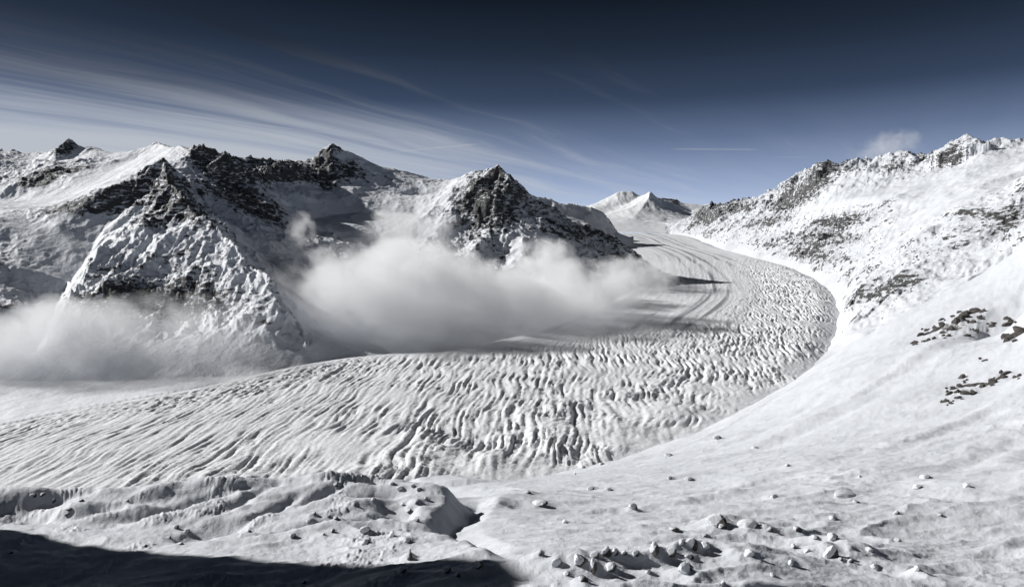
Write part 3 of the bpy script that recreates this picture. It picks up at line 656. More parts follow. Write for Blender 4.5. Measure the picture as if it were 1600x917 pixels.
# where the ice is broken: strong near the outer (right) margin and the bend, weak in the smooth middle band upstream
br = np.zeros_like(X)
t_in = np.interp(PX.ravel(), [0, 300, 500, 700, 850, 1000, 1100, 1200, 1300], [.0, .02, .05, .08, .18, .34, .52, .60, .7]).reshape(X.shape)
upst = smooth(PY, 470, 545) # lower on the picture = downstream
br = smooth(T_, t_in - .05, t_in + .14)
lowleft = smooth(PY - (700 - PX * 0.10), -120, 40)
br = br * np.where(PX < 560, 0.35 + 0.65 * smooth(PX + (PY - 640) * 1.6, 120, 560), 1.0)
br = br * smooth(Y * -1, -5200, -3300)
br *= 1 - smooth(T_ + .10 * fbm(X / 120, Y / 120, 3, 78), .90, 1.03)
edge_band = smooth(T_, .03, .09) * (1 - smooth(T_ + .1 * fbm(X / 200, Y / 200, 3, 79), .12, .24)) * (1 - smooth(PX, 520, 660)) * (.35 + .65 * smooth(PX, 120, 320))
patch = .72 + .9 * fbm(X / 190, Y / 190, 3, 77)
small = perlin(X / 14, Y / 14, 181) * .5 + perlin(X / 8, Y / 8, 182) * .3
serac = np.clip(1 - np.abs(perlin(X / 17, Y / 17, 191)) * 2.4, -1, 1)
big = fbm(X / 110, Y / 110, 3, 195)
right_m = smooth(T_, .55, .8)
Z = Zb + br * np.clip(patch, .15, 1.6) * (crev + small * 1.2 + right_m * (serac * 1.3 + big * 18) * (1 - .65 * smooth(Y, 1450, 1800)))
Z = Z + edge_band * (serac * 1.7 + small * 1.2 + np.clip(1 - np.abs(perlin(X / 9 - Y / 60, Y / 60, 198)) * 3, 0, 1) * -3.5) + fbm(X / 300, Y / 300, 4, 197) * 5
# flow bands of the smooth middle: long low ribs along the ice
flow = perlin(W_ / 55 + 3, A_ / 1600, 201) + .6 * perlin(W_ / 24, A_ / 900, 202) + .35 * perlin(W_ / 11, A_ / 500, 203)
mid = (1 - br)
Z = Z + mid * (flow * 1.1 + perlin(W_ / 18, A_ / 70, 204) * .7 + serac * .35)
# margins: convex, sinking to the banks
Z = Z - (6 + 14 * smooth(Y, 1500, 2000)) * smooth(T_, .9, 1.03) - 12 * (1 - smooth(T_, -.02, .05))
moraine = np.zeros_like(X)
for c, wd, a in ((.42, .022, .55), (.50, .018, .65), (.63, .026, .5), (.71, .012, .5), (.33, .018, .4)):
    cc = c + .012 * fbm(A_ / 700, A_ * 0 + c * 50, 2, 205)
    moraine += a * np.exp(-((T_ - cc) / wd) ** 2) * smooth(PX, 860, 1020) * smooth(Y, 1900, 2300)
bandn = smooth(flow, -.5, .7)
rk = -0.1 + .8 * moraine + mid * .42 * bandn * smooth(Y, 1700, 2100) + mid * 0.04
glacier = grid_mesh('glacier', X, Y, Z, {'rock': rk}, M_ice, 'broad white glacier curving down the valley, broken by crevasses at its bend')

# ------------------------------------------------------------------ NEAR SLOPES
near_lines = [
    # far crest of the right slope (meets the ice at its left end)
    [(2300, 60, 1500, .2, .3), (1700, 330, 1500, .2, .3), (1640, 362, 1500, .1, .2), (1600, 384, 1500, .1, .1), (1520, 430, 1500, .1, .1), (1450, 468, 1500, .1, .2), (1400, 492, 1490, .1, .2), (1330, 535, 1500, .1, .2), (1290, 562, 1530, .1, .1), (1240, 594, 1600, 0, 0)],
    [(1220, 604, 1540, 0), (1150, 647, 1350, 0), (1075, 681, 1230, 0), (1000, 706, 1140, 0), (925, 728, 1075, 0), (850, 742, 1040, 0)],
    # behind that crest
    [(2300, 300, 2100), (1600, 520, 1900), (1450, 560, 1850), (1330, 620, 1800), (1240, 680, 1750), (1150, 730, 1550), (1000, 800, 1400), (850, 830, 1300), (700, 860, 1250), (0, 950, 1250), (-900, 1000, 1250)],
    # second crest
    [(2300, 200, 900, .1, .2), (1750, 440, 800, .1, .3), (1640, 500, 780, .2, .4), (1600, 517, 800, .2, .4), (1560, 533, 830, .1, .0), (1460, 541, 930, .0, .0), (1380, 560, 1000, .0, .0), (1300, 580, 1100, .0, .0), (1200, 625, 1180, .0, .0)],
    [(1600, 470, 1150, .2, .4), (1500, 500, 1120, .3, .6), (1440, 530, 1080, .2, .3)],
    [(1640, 525, 980, .1, .1), (1540, 540, 1020, .1, .1)],
    # bowl
    [(2300, 450, 560, 0), (1700, 555, 560, 0), (1600, 585, 600, .1, .2), (1520, 600, 640, .2, .5), (1400, 612, 700, 0, 0), (1280, 640, 780, 0), (1160, 672, 900, 0), (1050, 700, 950, 0)],
    [(2300, 560, 400, 0), (1700, 630, 400, 0), (1560, 652, 440, 0), (1400, 672, 500, 0), (1250, 695, 560, 0), (1100, 715, 650, 0), (950, 735, 720, .0), (850, 745, 760, 0)],
    [(2300, 680, 270), (1700, 725, 280, 0), (1500, 735, 320, .1), (1330, 728, 370, .2), (1240, 730, 400, .1), (1120, 765, 380, .1), (980, 775, 400, .1), (850, 765, 460, .1), (790, 757, 560, .1)],
    [(2300, 860, 180), (1700, 840, 190), (1550, 850, 200, 0), (1400, 810, 230, .2), (1250, 790, 260, .3), (1120, 795, 270, .3), (1000, 800, 290, .3), (880, 795, 320, .2), (800, 800, 330, .1)],
    # boulder ridge at the bottom
    [(1560, 905, 165, .1), (1420, 885, 172, .4), (1330, 858, 188, .6), (1230, 830, 212, .7), (1120, 815, 232, .6), (1060, 822, 225, .5)],
    [(1400, 905, 160, .2), (1290, 880, 168, .5), (1180, 862, 170, .5), (1050, 855, 168, .6), (940, 868, 160, .6), (860, 866, 160, .5), (820, 868, 162, .4)],
    [(1700, 960, 138), (1500, 930, 150, .2), (1300, 917, 145, .3), (1100, 905, 138, .4), (930, 900, 130, .6), (850, 905, 137, .4), (800, 915, 145, .4), (500, 917, 185, .2), (0, 917, 213, .2), (-900, 900, 215)],
    # hump on the left: crest, face
    [(-900, 745, 300, .4), (-120, 750, 300, .4), (-30, 764, 300, .4), (60, 763, 302, .3), (190, 760, 306, .3), (300, 748, 310, .3), (380, 741, 314, .3), (450, 738, 318, .4), (520, 736, 320, .4), (580, 737, 320, .5), (640, 745, 314, .5), (680, 753, 306, .4), (702, 762, 312, .4)],
    # its steep eastern edge down to the gully
    [(702, 762, 312, .4), (696, 785, 290, .4), (662, 814, 264, .4), (668, 826, 246, .4), (720, 843, 212, .3), (758, 862, 184, .3)],
    # gully floor
    [(748, 778, 372, 0), (742, 802, 318, 0), (730, 824, 286, 0), (702, 842, 262, .1), (728, 856, 232, 0), (775, 872, 194, 0), (800, 877, 178, .1)],
    # far bank of the gully
    [(805, 765, 400, 0), (780, 775, 345, .0), (768, 800, 300, .0), (752, 822, 272, 0), (760, 838, 242, .0), (800, 852, 206, 0), (850, 856, 192, .1)],
    # beyond the hump: hidden drop, and the second low rise seen over it
    [(-900, 850, 460), (0, 850, 460), (300, 850, 470), (600, 850, 470), (690, 820, 450, 0)],
    [(640, 742, 700, .1, 0), (720, 742, 680, .0, 0), (780, 750, 640, 0, 0)],
    
    [(-900, 790, 280), (0, 800, 280, .1), (90, 790, 284, .2), (200, 782, 292, .2), (320, 772, 297, .2), (450, 767, 302, .2), (560, 770, 300, .3), (640, 785, 286, .3)],
    [(0, 822, 266, .2), (150, 812, 272, .2), (230, 812, 272, .3), (310, 805, 276, .1), (420, 798, 280, 0), (560, 808, 266, .2), (640, 822, 250, .3)],
    [(-900, 850, 260), (0, 840, 255, .1), (300, 850, 245, .1), (500, 853, 228, .2), (700, 868, 192, .2)],
    # just below the viewpoint
    [(-2500, 1000, 120), (2300, 1050, 110)], [(-2500, 1150, 60), (2300, 1200, 60)],
]
us = np.concatenate([np.linspace(-900, -30, 40, endpoint=False), np.linspace(-30, 1630, 960, endpoint=False), np.linspace(1630, 2300, 30)])
vs = np.concatenate([np.linspace(math.log(60), math.log(140), 14, endpoint=False), np.linspace(math.log(140), math.log(450), 260, endpoint=False), np.linspace(math.log(450), math.log(1650), 130, endpoint=False), np.linspace(math.log(1650), math.log(2100), 8)])
S = Sheet(us, vs, near_lines, blur=9)
S.warp(5, 60, 61)
X, Y = S.X, S.Y
R = S.rough
dr = fbm(X / 55 + .3 * Y / 55, Y / 26, 5, 301)          # wind drifts lie across the light
drift = ridged(X / 40 + fbm(X / 90, Y / 90, 2, 303), Y / 16, 4, 304, .45)
lump = fbm(X / 12, Y / 12, 4, 305)
grain = fbm(X / 2.6, Y / 2.6, 3, 307)
fall = 1 / (1 + (Y / 700) ** 2)
hump = smooth(-(PXn := S.U), -760, -640) * smooth(-Y, -460, -400)
far_w = smooth(Y, 500, 900)
S.Z = S.Z + dr * (2.4 + 3 * R) + (drift - .4) * (1.1 + 1.8 * R) + lump * (.18 + 1.5 * R) + grain * (.05 + .16 * R + hump * .12) + fbm(X / 150, Y / 150, 3, 309) * 5 * (.3 + far_w)
S.Z = S.Z + (ridged(X / 7 + .4 * fbm(X / 20, Y / 20, 2, 331), Y / 2.6, 3, 333) - .4) * .42 * fall * smooth(fbm(X / 45, Y / 45, 3, 335), -.35, .25)
# wind-crusted patches on the hump
crust = smooth(fbm(X / 30, Y / 30, 3, 311), .05, .35) * hump
S.Z = S.Z + crust * (np.abs(perlin(X / 1.6, Y / 1.6, 313)) * .9 + np.abs(perlin(X / 3.1, Y / 2.2, 317)) * .8)
gx, gy = S.slope(); st = np.sqrt(gx ** 2 + gy ** 2)
def dent(px, py, rx, ry, depth, ang=0.0):
    c = S.hit(px, py); k = c[1] / F; q_ = max(-c[2] / c[1], .08); a_ = math.radians(ang)
    ux = (S.X - c[0] - (c[0] / c[1]) * (S.Y - c[1])) / k; uy = (S.Y - c[1]) * q_ / k      # pixels right / up as seen on flat ground
    m_ = (np.abs(ux) < 4 * max(rx, ry)) & (np.abs(uy) < 4 * max(rx, ry)); ux = ux[m_]; uy = uy[m_]
    u1 = ux * math.cos(a_) + uy * math.sin(a_); v1 = -ux * math.sin(a_) + uy * math.cos(a_)
    u1 = u1 + .35 * rx * fbm(S.X[m_] / 9, S.Y[m_] / 9, 3, 611)
    S.Z[m_] -= depth * np.exp(-(u1 / rx) ** 2 - (v1 / ry) ** 2)
for a_ in [(150, 790, 50, 5, 4, 6), (270, 790, 60, 5, 3.5, 14), (330, 770, 50, 4, 3, 10), (500, 770, 45, 5, 3, 20), (560, 812, 45, 6, 3, 12), (600, 775, 35, 6, 3.5, 5), (470, 822, 60, 5, 2.5, 15), (650, 790, 14, 10, -3, 0), (560, 790, 40, 6, -2.5, 10), (240, 770, 50, 5, -3, 8), (520, 738, 30, 3, -1.5, 0), (572, 744, 34, 4, 5, 0), (420, 742, 40, 3, 4, 0), (345, 745, 40, 3, -1, 0), (40, 792, 60, 12, 9, 0), (80, 775, 60, 5, 5, 5), (215, 803, 70, 8, 3.0, 12), (380, 780, 60, 5, 2.5, 25), (330, 822, 60, 14, 6, 8), (425, 797, 50, 5, 3, 25), (470, 748, 60, 4, 3, 2), (620, 800, 30, 14, 4, 0),
           (640, 800, 22, 8, 2, 30), (740, 752, 70, 4, 6, 0), (520, 825, 90, 10, -3, 5), (300, 765, 120, 8, 2, 5),
           # right slope: long drifts and hollows
           (1130, 770, 150, 7, -3.0, 8), (1200, 748, 150, 8, 2.2, 14), (1020, 835, 90, 10, -2.2, 3), (940, 825, 80, 8, 2, 3), (1340, 740, 80, 8, -4, 6), (1400, 760, 60, 12, 3, -10), (1455, 755, 50, 8, -3, -18), (1480, 775, 60, 6, 2.5, -15),
           (1330, 870, 60, 12, 3.5, -12), (1290, 850, 70, 6, -3, -14), (1480, 890, 140, 10, 4, 3), (1580, 850, 80, 10, -3.5, 14), (1420, 690, 200, 10, 4, 10), (1500, 660, 160, 8, -4, 14), (1300, 650, 200, 12, 6, 14), (1350, 610, 160, 7, -6, 16), (1450, 565, 120, 12, 7, 8),
           (1500, 545, 120, 5, -4, 8), (1180, 640, 110, 5, -5, 22), (1230, 655, 120, 8, 5, 20), (900, 800, 70, 7, 2, 0), (1120, 725, 130, 6, 2.5, 10), (1060, 745, 120, 5, -2, 8), (1560, 700, 120, 12, 4, 14), (1250, 790, 80, 5, -2, 6), (1220, 805, 70, 6, 2, 2), (1130, 842, 110, 6, -2.4, 0), (1000, 880, 60, 8, 2.2, 0)]:
    dent(*a_[:4], a_[4] * (.55 if a_[0] > 800 else 1.0), a_[5])
near_blobs = [(1480, 510, 34, 14, .75), (1455, 528, 20, 8, .5), (1505, 492, 14, 8, .6), (1540, 512, 12, 5, .4), (1585, 524, 16, 8, .9), (1500, 612, 22, 12, .62), (1520, 600, 26, 6, .5), (1560, 590, 12, 8, .5), (1400, 520, 30, 8, .1)]
bl = S.blobs(near_blobs, 2.0)
rk = -0.45 + bl * 1.35 + .12 * smooth(st, .7, 1.4) + .25 * smooth(Y, 900, 1300) * S.rocky
out = np.clip(bl, 0, 1)
S.Z = S.Z + out * (ridged(X / 14, Y / 14, 4, 315) - .3) * 7
GA, GB, GC, GD = 'boulders on the near knoll at the bottom of the frame', 'rocks poking out of the open snow slope', 'small stones on the sunlit hump', 'rocks in the shaded foreground'
B = [
 (1122, 822, 38, 26, 'largest snow-plastered boulder at the head of the near knoll, dark shadow on its right', 3, GA), (1128, 826, 15, 10, 'small bright boulder leaning against the front of the largest snow-plastered boulder', 1, GA),
 (1173, 823, 40, 18, 'broad rounded snow mound boulder just right of the largest plastered boulder', 6, GA), (1022, 866, 27, 24, 'sharp-edged pale boulder at the left end of the upper boulder row', 5, GA),
 (1053, 868, 22, 18, 'rounded boulder in the upper row, right of the sharp-edged pale one', 2, GA), (1082, 858, 22, 22, 'tall leaning snow-covered boulder above the right end of the upper row', 3, GA),
 (1104, 857, 22, 12, 'flat oval boulder with a snow lid and dark tip at its right', 1, GA), (1172, 870, 26, 15, 'low pale boulder with a dark hollow at its right end, apart on smooth snow', 5, GA),
 (905, 884, 30, 24, 'snowy boulder with bare brown rock showing on its left face', 0, GA), (926, 894, 22, 28, 'upright blocky boulder in the middle of the lower left cluster', 5, GA),
 (948, 868, 22, 18, 'dark-faced slab boulder tilted behind the lower left cluster', 4, GA), (962, 869, 15, 14, 'small white block right of the dark-faced tilted slab', 1, GA),
 (932, 872, 22, 12, 'flat snow-lidded boulder behind the upright blocky one', 2, GA), (956, 893, 24, 16, 'wedge of snow-covered rock right of the upright blocky boulder', 6, GA),
 (911, 908, 20, 18, 'boulder with a reddish brown hollow at the bottom edge of the cluster', 0, GA), (1073, 896, 28, 24, 'round snow-coated boulder with a dark right rim, alone below the upper row', 3, GA),
 (870, 884, 20, 14, 'half-buried boulder at the left of the lower cluster, beside the shadow edge', 6, GA), (844, 866, 9, 13, 'tiny pointed rock standing on the shadow edge', 4, GA),
 (1130, 912, 12, 9, 'small dark stone low in the smooth snow near the bottom edge', 4, GA), (886, 899, 15, 9, 'low snow-buried stone between the half-buried boulder and the brown hollow one', 6, GA),
 (996, 868, 17, 10, 'small stone left of the sharp-edged pale boulder', 2, GA), (1066, 852, 13, 10, 'small stone tucked behind the rounded boulder of the upper row', 1, GA), (1078, 873, 17, 8, 'thin white slab lying flat below the upper row', 3, GA), (975, 866, 14, 8, 'dark low stone in the gap of the upper row', 4, GA), (1014, 895, 14, 8, 'low stone beside the round snow-coated boulder', 2, GA),
 (1247, 830, 17, 13, 'snow-capped rock on the dark crest, nearest its left end', 0, GA), (1303, 843, 22, 13, 'rock with a bright snow cap above the big brown-grey boulder of the dark crest', 1, GA), (1300, 870, 32, 28, 'big rounded brown-grey boulder in the shaded hollow of the dark crest', 4, GA),
 (1275, 842, 14, 8, 'low rock on the dark crest between the two snow-capped ones', 0, GA), (1240, 856, 14, 10, 'small dark-sided rock under the left end of the dark crest', 5, GA), (1238, 884, 15, 12, 'bright white stone with a dark side below the dark crest', 1, GA),
 (1314, 875, 8, 6, 'tiny white stone at the right foot of the big brown-grey boulder', 3, GA), (1360, 862, 20, 9, 'flat rock at the right end of the dark crest, casting a long shadow', 5, GA), (1370, 888, 22, 9, 'low rock pair below the right end of the dark crest', 2, GA), (1434, 892, 15, 12, 'pointed rock alone on smooth snow with a long flat shadow', 5, GA),
 (1204, 830, 14, 9, 'rock at the far left tip of the dark crest', 4, GA), (1262, 862, 17, 10, 'rock half sunk in the shaded side of the dark crest', 4, GA), (1330, 878, 12, 7, 'low stone right of the tiny white stone', 4, GA), (1208, 900, 12, 7, 'small stone in the rippled snow near the bottom edge', 1, GA),
 (1326, 776, 46, 10, 'long bright snow slab with a dark right end on the open slope', 6, GB), (1303, 812, 17, 8, 'small rock with snow lid below the long bright slab', 1, GB), (1338, 785, 14, 7, 'small rock right under the end of the long bright slab', 0, GB), (1212, 777, 18, 8, 'low rock with dark right tip left of the long bright slab', 2, GB),
 (1402, 803, 14, 9, 'dark hollow stone in a round wind scoop', 4, GB), (1436, 763, 20, 9, 'snow-lidded rock under a curved wind drift', 1, GB), (1448, 747, 18, 8, 'rock above the curved wind drift', 6, GB), (1512, 761, 17, 10, 'rock farthest right on the open slope above the smooth bowl', 5, GB), (1404, 846, 14, 8, 'white snow lump alone in the smooth bowl', 3, GB), (1470, 806, 9, 5, 'tiny white lump right of the round wind scoop', 3, GB),
 (1345, 745, 9, 6, 'small stone above the open slope drift crest', 2, GB), (1231, 728, 9, 6, 'lone white stone with dark sides on the upper open slope', 1, GB), (1122, 686, 15, 10, 'snow-covered rock closest to the glacier edge on the upper slope', 3, GB), (1045, 713, 24, 9, 'flat rock with a black gap under it near the glacier edge', 0, GB), (1180, 700, 12, 5, 'low snow-covered rock right of the one closest to the glacier edge', 6, GB),
 (990, 795, 17, 11, 'lone cone-shaped snowy rock in the middle of the open slope', 3, GB), (845, 790, 34, 11, 'wide low snowy rock left on the open slope, below the dark angled slab', 6, GB), (824, 771, 22, 9, 'dark angled slab like a broken roof on the slope right of the gully', 4, GB), (925, 765, 17, 9, 'rock with dark right tip in the pair left of centre', 2, GB), (951, 766, 13, 6, 'smaller white rock in the pair left of centre', 6, GB),
 (940, 726, 13, 7, 'uppermost stone of the short line of rocks near the glacier edge', 0, GB), (911, 731, 10, 6, 'middle stone of the short line of rocks near the glacier edge', 1, GB), (898, 741, 7, 6, 'lowest stone of the short line of rocks near the glacier edge', 5, GB), (1048, 748, 11, 6, 'small stone on the open slope below the flat rock with the black gap', 2, GB), (1077, 750, 15, 6, 'low white rock beside the small stone on the open slope', 6, GB), (882, 817, 13, 8, 'small rock on the drift crest above the knoll', 5, GB), (1054, 829, 20, 8, 'overhanging snow-lipped rock left of the largest plastered boulder', 0, GB), (1103, 838, 10, 6, 'small dark-tipped stone below the largest plastered boulder', 2, GB),
 (524, 760, 10, 7, 'small stone near the crest of the hump, farthest left of its upper stones', 3, GC), (583, 783, 11, 7, 'bright stone mid-way up the hump', 1, GC), (552, 790, 11, 8, 'pale stone left of the bright mid-hump stone', 5, GC), (490, 803, 9, 5, 'tiny stone on the left part of the hump face', 3, GC), (514, 808, 10, 5, 'left one of two touching small stones on the hump face', 2, GC), (524, 811, 10, 5, 'right one of two touching small stones on the hump face', 6, GC), (482, 817, 12, 6, 'low stone in the lower left part of the hump face', 6, GC), (519, 831, 10, 7, 'pointed small stone in the lower part of the hump face', 5, GC), (458, 839, 15, 7, 'flat stone close above the big shadow on the hump', 2, GC), (570, 832, 20, 10, 'wide snowy stone in the lower hump face', 6, GC), (611, 840, 16, 14, 'tallest pale boulder on the lower hump face', 5, GC), (570, 850, 18, 10, 'stone sitting at the rim of the big shadow', 1, GC), (637, 846, 17, 9, 'stone at the shadow rim right of the tallest pale boulder', 2, GC), (638, 801, 12, 8, 'bright stone in the shaded right flank of the hump', 3, GC), (650, 787, 9, 6, 'small stone next to the hump edge above the gully', 1, GC), (628, 790, 9, 6, 'small white stone left of the hump edge', 5, GC), (665, 780, 9, 5, 'stone at the very rim above the gully', 1, GC), (612, 757, 12, 5, 'flat stone on the upper right hump, leftmost of four', 6, GC), (645, 761, 10, 6, 'upper right hump stone with bright top', 3, GC), (655, 766, 13, 6, 'broader stone in front of the bright-topped one on the upper right hump', 2, GC), (625, 766, 13, 6, 'low wide stone on the upper right hump', 6, GC), (565, 747, 8, 5, 'tiny stone on the crest of the hump below its dark rim', 5, GC), (588, 741, 11, 7, 'stone perched on the dark rim at the top of the hump', 4, GC), (650, 815, 13, 6, 'stone just above the narrow neck of the gully', 3, GC), (505, 835, 6, 4, 'very small stone beside the pointed one on the hump', 3, GC),
 (82, 786, 9, 8, 'white stone in the dark hollow at the left edge', 5, GC), (107, 798, 14, 5, 'dark flat stone on the left back of the hump', 4, GC), (104, 806, 11, 5, 'stone below the dark flat one on the left back of the hump', 2, GC), (125, 783, 11, 5, 'stone above the dark flat one on the left back of the hump', 1, GC), (198, 783, 9, 5, 'lone stone half-way between the left edge and the middle of the hump', 2, GC), (65, 778, 12, 6, 'left one of two snow lumps near the left edge', 6, GC), (50, 779, 12, 6, 'snow lump closest to the left edge', 3, GC),
 (274, 825, 13, 7, 'biggest snowy stone in the dark dip left of centre', 6, GC), (264, 841, 7, 6, 'small bright round stone in the dark dip', 3, GC), (281, 850, 9, 5, 'stone at the lower end of the dark dip', 3, GC), (292, 832, 14, 7, 'grey stone right in the dark dip', 2, GC), (388, 831, 9, 6, 'stone on the sunlit ledge right of the dark dip', 1, GC),
 (640, 874, 17, 26, 'tall dark boulder leaning in the big foreground shadow', 4, GD), (628, 893, 22, 10, 'snow-covered rock below the tall dark leaning boulder', 6, GD), (700, 895, 17, 14, 'rock in the shadow, left of the dark rock pair', 2, GD), (716, 900, 14, 12, 'left rock of the dark pair near the bottom shadow', 4, GD), (746, 888, 22, 14, 'right rock of the dark pair near the bottom shadow', 0, GD), (226, 854, 14, 6, 'small dark rock in the left part of the big shadow', 4, GD), (475, 911, 16, 8, 'dark stone at the bottom of the big shadow', 4, GD), (16, 864, 11, 5, 'dark stone in the shadow at the far left', 4, GD),
]
# snow drifts banked round each boulder, tailing off downwind
for px, py, wp, hp, lab, kk, grp in B:
    bx, by, bz = S.hit(px, py); kx = by / F; sw = wp * kx / 2; by += sw * .5
    ax = (S.X - bx); ay = (S.Y - by)
    m = (np.abs(ax) < 7 * sw) & (np.abs(ay) < 5 * sw)
    axm = ax[m]; e = np.exp(-((axm / np.where(axm < 0, 2.2 * sw, 1.1 * sw)) ** 2 + (ay[m] / (1.5 * sw)) ** 2))
    S.Z[m] += e * hp * kx * .42
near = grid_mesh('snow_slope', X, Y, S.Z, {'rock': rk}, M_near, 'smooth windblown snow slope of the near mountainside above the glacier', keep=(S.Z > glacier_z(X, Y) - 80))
NEAR = S

# ------------------------------------------------------------------ shoulder of the viewpoint ridge, left of the frame: it casts the big foreground shadow
gx_ = np.linspace(-900, -230, 150); gy_ = np.linspace(-250, 420, 140)
X, Y = np.meshgrid(gx_, gy_)
tq = Y - (190 - .364 * X) + 9 * fbm(X / 60, Y / 60, 3, 402)
prof = np.interp(tq, [-400, -30, -12, -4, 4, 12, 30, 90], [152, 150, 142, 108, 20, -40, -120, -240])
Z = prof - np.abs(X + 400) * 1.6 + fbm(X / 60, Y / 60, 5, 401) * 12
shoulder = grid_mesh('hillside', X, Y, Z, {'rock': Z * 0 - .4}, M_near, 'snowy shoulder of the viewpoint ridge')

# ------------------------------------------------------------------ BOULDERS AND OUTCROPS
import bmesh
M_rock = bpy.data.materials.new('boulder_rock'); M_rock.use_nodes = True
t = NT(M_rock.node_tree); bs = t.n['Principled BSDF']; tc = t.node('ShaderNodeTexCoord')
n1 = t.noise(tc.outputs['Object'], 1.6, 6.0, 0.65); n2 = t.noise(tc.outputs['Object'], 7.0, 4.0, 0.6)
c1 = t.ramp(n1, [(.3, (.02, .019, .019)), (.5, (.055, .048, .043)), (.72, (.13, .108, .088))])
t.l.new(t.mix(t.mapr(n2, .35, .7), c1, (.05, .048, .046, 1)), bs.inputs['Base Color']); bs.inputs['Roughness'].default_value = .85
b = t.node('ShaderNodeBump'); b.inputs['Distance'].default_value = .25; t.l.new(n1, b.inputs['Height']); t.l.new(b.outputs[0], bs.inputs['Normal'])
M_cap = bpy.data.materials.new('snow_cap'); M_cap.use_nodes = True
t = NT(M_cap.node_tree); bs = t.n['Principled BSDF']; tc = t.node('ShaderNodeTexCoord')
bs.inputs['Base Color'].default_value = (.64, .66, .69, 1); bs.inputs['Roughness'].default_value = .7
n1 = t.noise(tc.outputs['Object'], 3.0, 4.0, 0.6); b = t.node('ShaderNodeBump'); b.inputs['Distance'].default_value = .12
t.l.new(n1, b.inputs['Height']); t.l.new(b.outputs[0], bs.inputs['Normal'])

def sphere(sub):
    bm = bmesh.new(); bmesh.ops.create_icosphere(bm, subdivisions=sub, radius=1.0)
    v = np.array([x.co[:] for x in bm.verts]); f = [[y.index for y in x.verts] for x in bm.faces]; bm.free()
    return v, f
SV, SF = sphere(3)
def rock_radius(rng, nplanes=7, soft=.04):
    n = rng.normal(size=(nplanes, 3)); n /= np.linalg.norm(n, axis=1)[:, None]
    dd = rng.uniform(.42, .8, nplanes)
    dot = SV @ n.T
    r = np.where(dot > .05, dd / np.maximum(dot, .05), 9).min(1)
    r = np.minimum(r, 1.02)
    r = r * (1 + .05 * perlin(SV[:, 0] * 3 + 5, SV[:, 1] * 3 + SV[:, 2] * 2, int(rng.integers(999))))
    return r
def mesh_of(name, V, mat, smooth_=True):
    me = bpy.data.meshes.new(name); me.from_pydata(V.tolist(), [], SF); me.materials.append(mat)
    me.polygons.foreach_set('use_smooth', [smooth_] * len(me.polygons)); me.update()
    return me
def boulder_meshes(seed, cover):
    rng = np.random.default_rng(seed)
    r = rock_radius(rng); V = SV * r[:, None]
    me = mesh_of('boulder', V, M_rock, False)
    # snow lies on top and plasters the windward side
    d = SV @ np.array([-.62, -.22, .75])
    th = .60 - cover * .85
    k = smooth(d + .12 * perlin(SV[:, 0] * 3, SV[:, 1] * 3 + SV[:, 2] * 3, seed), th - .10, th + .16)
    rs = r
    C = SV * (rs * (.90 + .16 * k))[:, None]
    cp = mesh_of('snow_cap', C, M_cap, False)
    return me, cp
BM = [boulder_meshes(40 + i, c) for i, c in enumerate((.35, .55, .45, .62, .30, .50, .66, .42))]
def boulder(px, py, wpx, hpx, label, k, group, rot=0.0, sink=.32, name='boulder'):
    x, y, z = NEAR.hit(px, py); s = wpx * y / F / 2.35; hz = hpx * y / F / 1.5
    me, cp = BM[k % len(BM)]
    o = bpy.data.objects.new(name, me); COL.objects.link(o)
    z = NEAR.height(x, y + s * .5)
    o.location = (x, y + s * .5, z - hz * .02); o.scale = (s, s * .9, hz * .85); o.rotation_euler = (rot * .3, rot * .2, rot)
    o['label'] = label; o['category'] = 'boulder'; o['group'] = group
    c = bpy.data.objects.new('snow_cap', cp); COL.objects.link(c); c.parent = o
    return o
random.seed(4)
for px, py, wp, hp, lab, k, grp in B:
    boulder(px, py, wp, hp, lab, k, grp, rot=random.uniform(-.6, .6))

OUTR = [mesh_of('rock', SV * (rock_radius(np.random.default_rng(900 + i), 6) * (1 + .22 * fbm(SV[:, 0] * 1.7 + i, SV[:, 1] * 1.7 + SV[:, 2] * 1.3, 3, 950 + i)))[:, None], M_rock, False) for i in range(6)]
def outcrop(label, px, py, pieces):
    x, y, z = NEAR.hit(px, py)
    root = bpy.data.objects.new('rock_outcrop', None); COL.objects.link(root); root.location = (x, y, NEAR.height(x, y))
    root['label'] = label; root['category'] = 'rock outcrop'; root['group'] = 'bare rock outcrops on the near slope'
    rr = random.Random(len(pieces)); pcs = []
    for p in pieces:
        pcs.append(p)
        for _ in range(2 if len(pieces) > 5 else 1): pcs.append((p[0] + rr.uniform(-.9, .9) * p[2], p[1] + rr.uniform(-.7, .7) * p[3], p[2] * rr.uniform(.3, .65), p[3] * rr.uniform(.4, .8), rr.uniform(10, 65)))
    for i, (a, b_, wp, hp, tilt) in enumerate(pcs):
        X_, Y_, Z_ = NEAR.hit(a, b_); k = Y_ / F
        o = bpy.data.objects.new('rock', OUTR[i % 6]); COL.objects.link(o); o.parent = root
        o.location = Vector((X_, Y_, Z_)) - root.location
        o.scale = (wp * k * .55, max(wp, hp) * k * .5, hp * k * .55); o.rotation_euler = (0.2 * (i % 3 - 1), -math.radians(tilt), .9 * ((i * 7) % 5 - 2))
outcrop('long broken band of dark brown rocks on the snowy crest above the smooth bowl', 1480, 512,
        [(1428, 536, 14, 6, 40), (1438, 524, 10, 7, 50), (1450, 533, 15, 7, 45), (1462, 517, 16, 7, 35), (1474, 509, 16, 12, 40), (1487, 515, 11, 11, 60), (1494, 503, 14, 12, 45), (1500, 497, 14, 9, 30), (1512, 492, 24, 12, 20), (1524, 487, 20, 9, 15), (1519, 504, 12, 8, 45), (1511, 525, 11, 6, 20), (1525, 518, 12, 7, 30), (1470, 500, 8, 6, 30), (1532, 497, 12, 6, 30), (1448, 517, 8, 6, 50), (1482, 525, 9, 6, 50)])
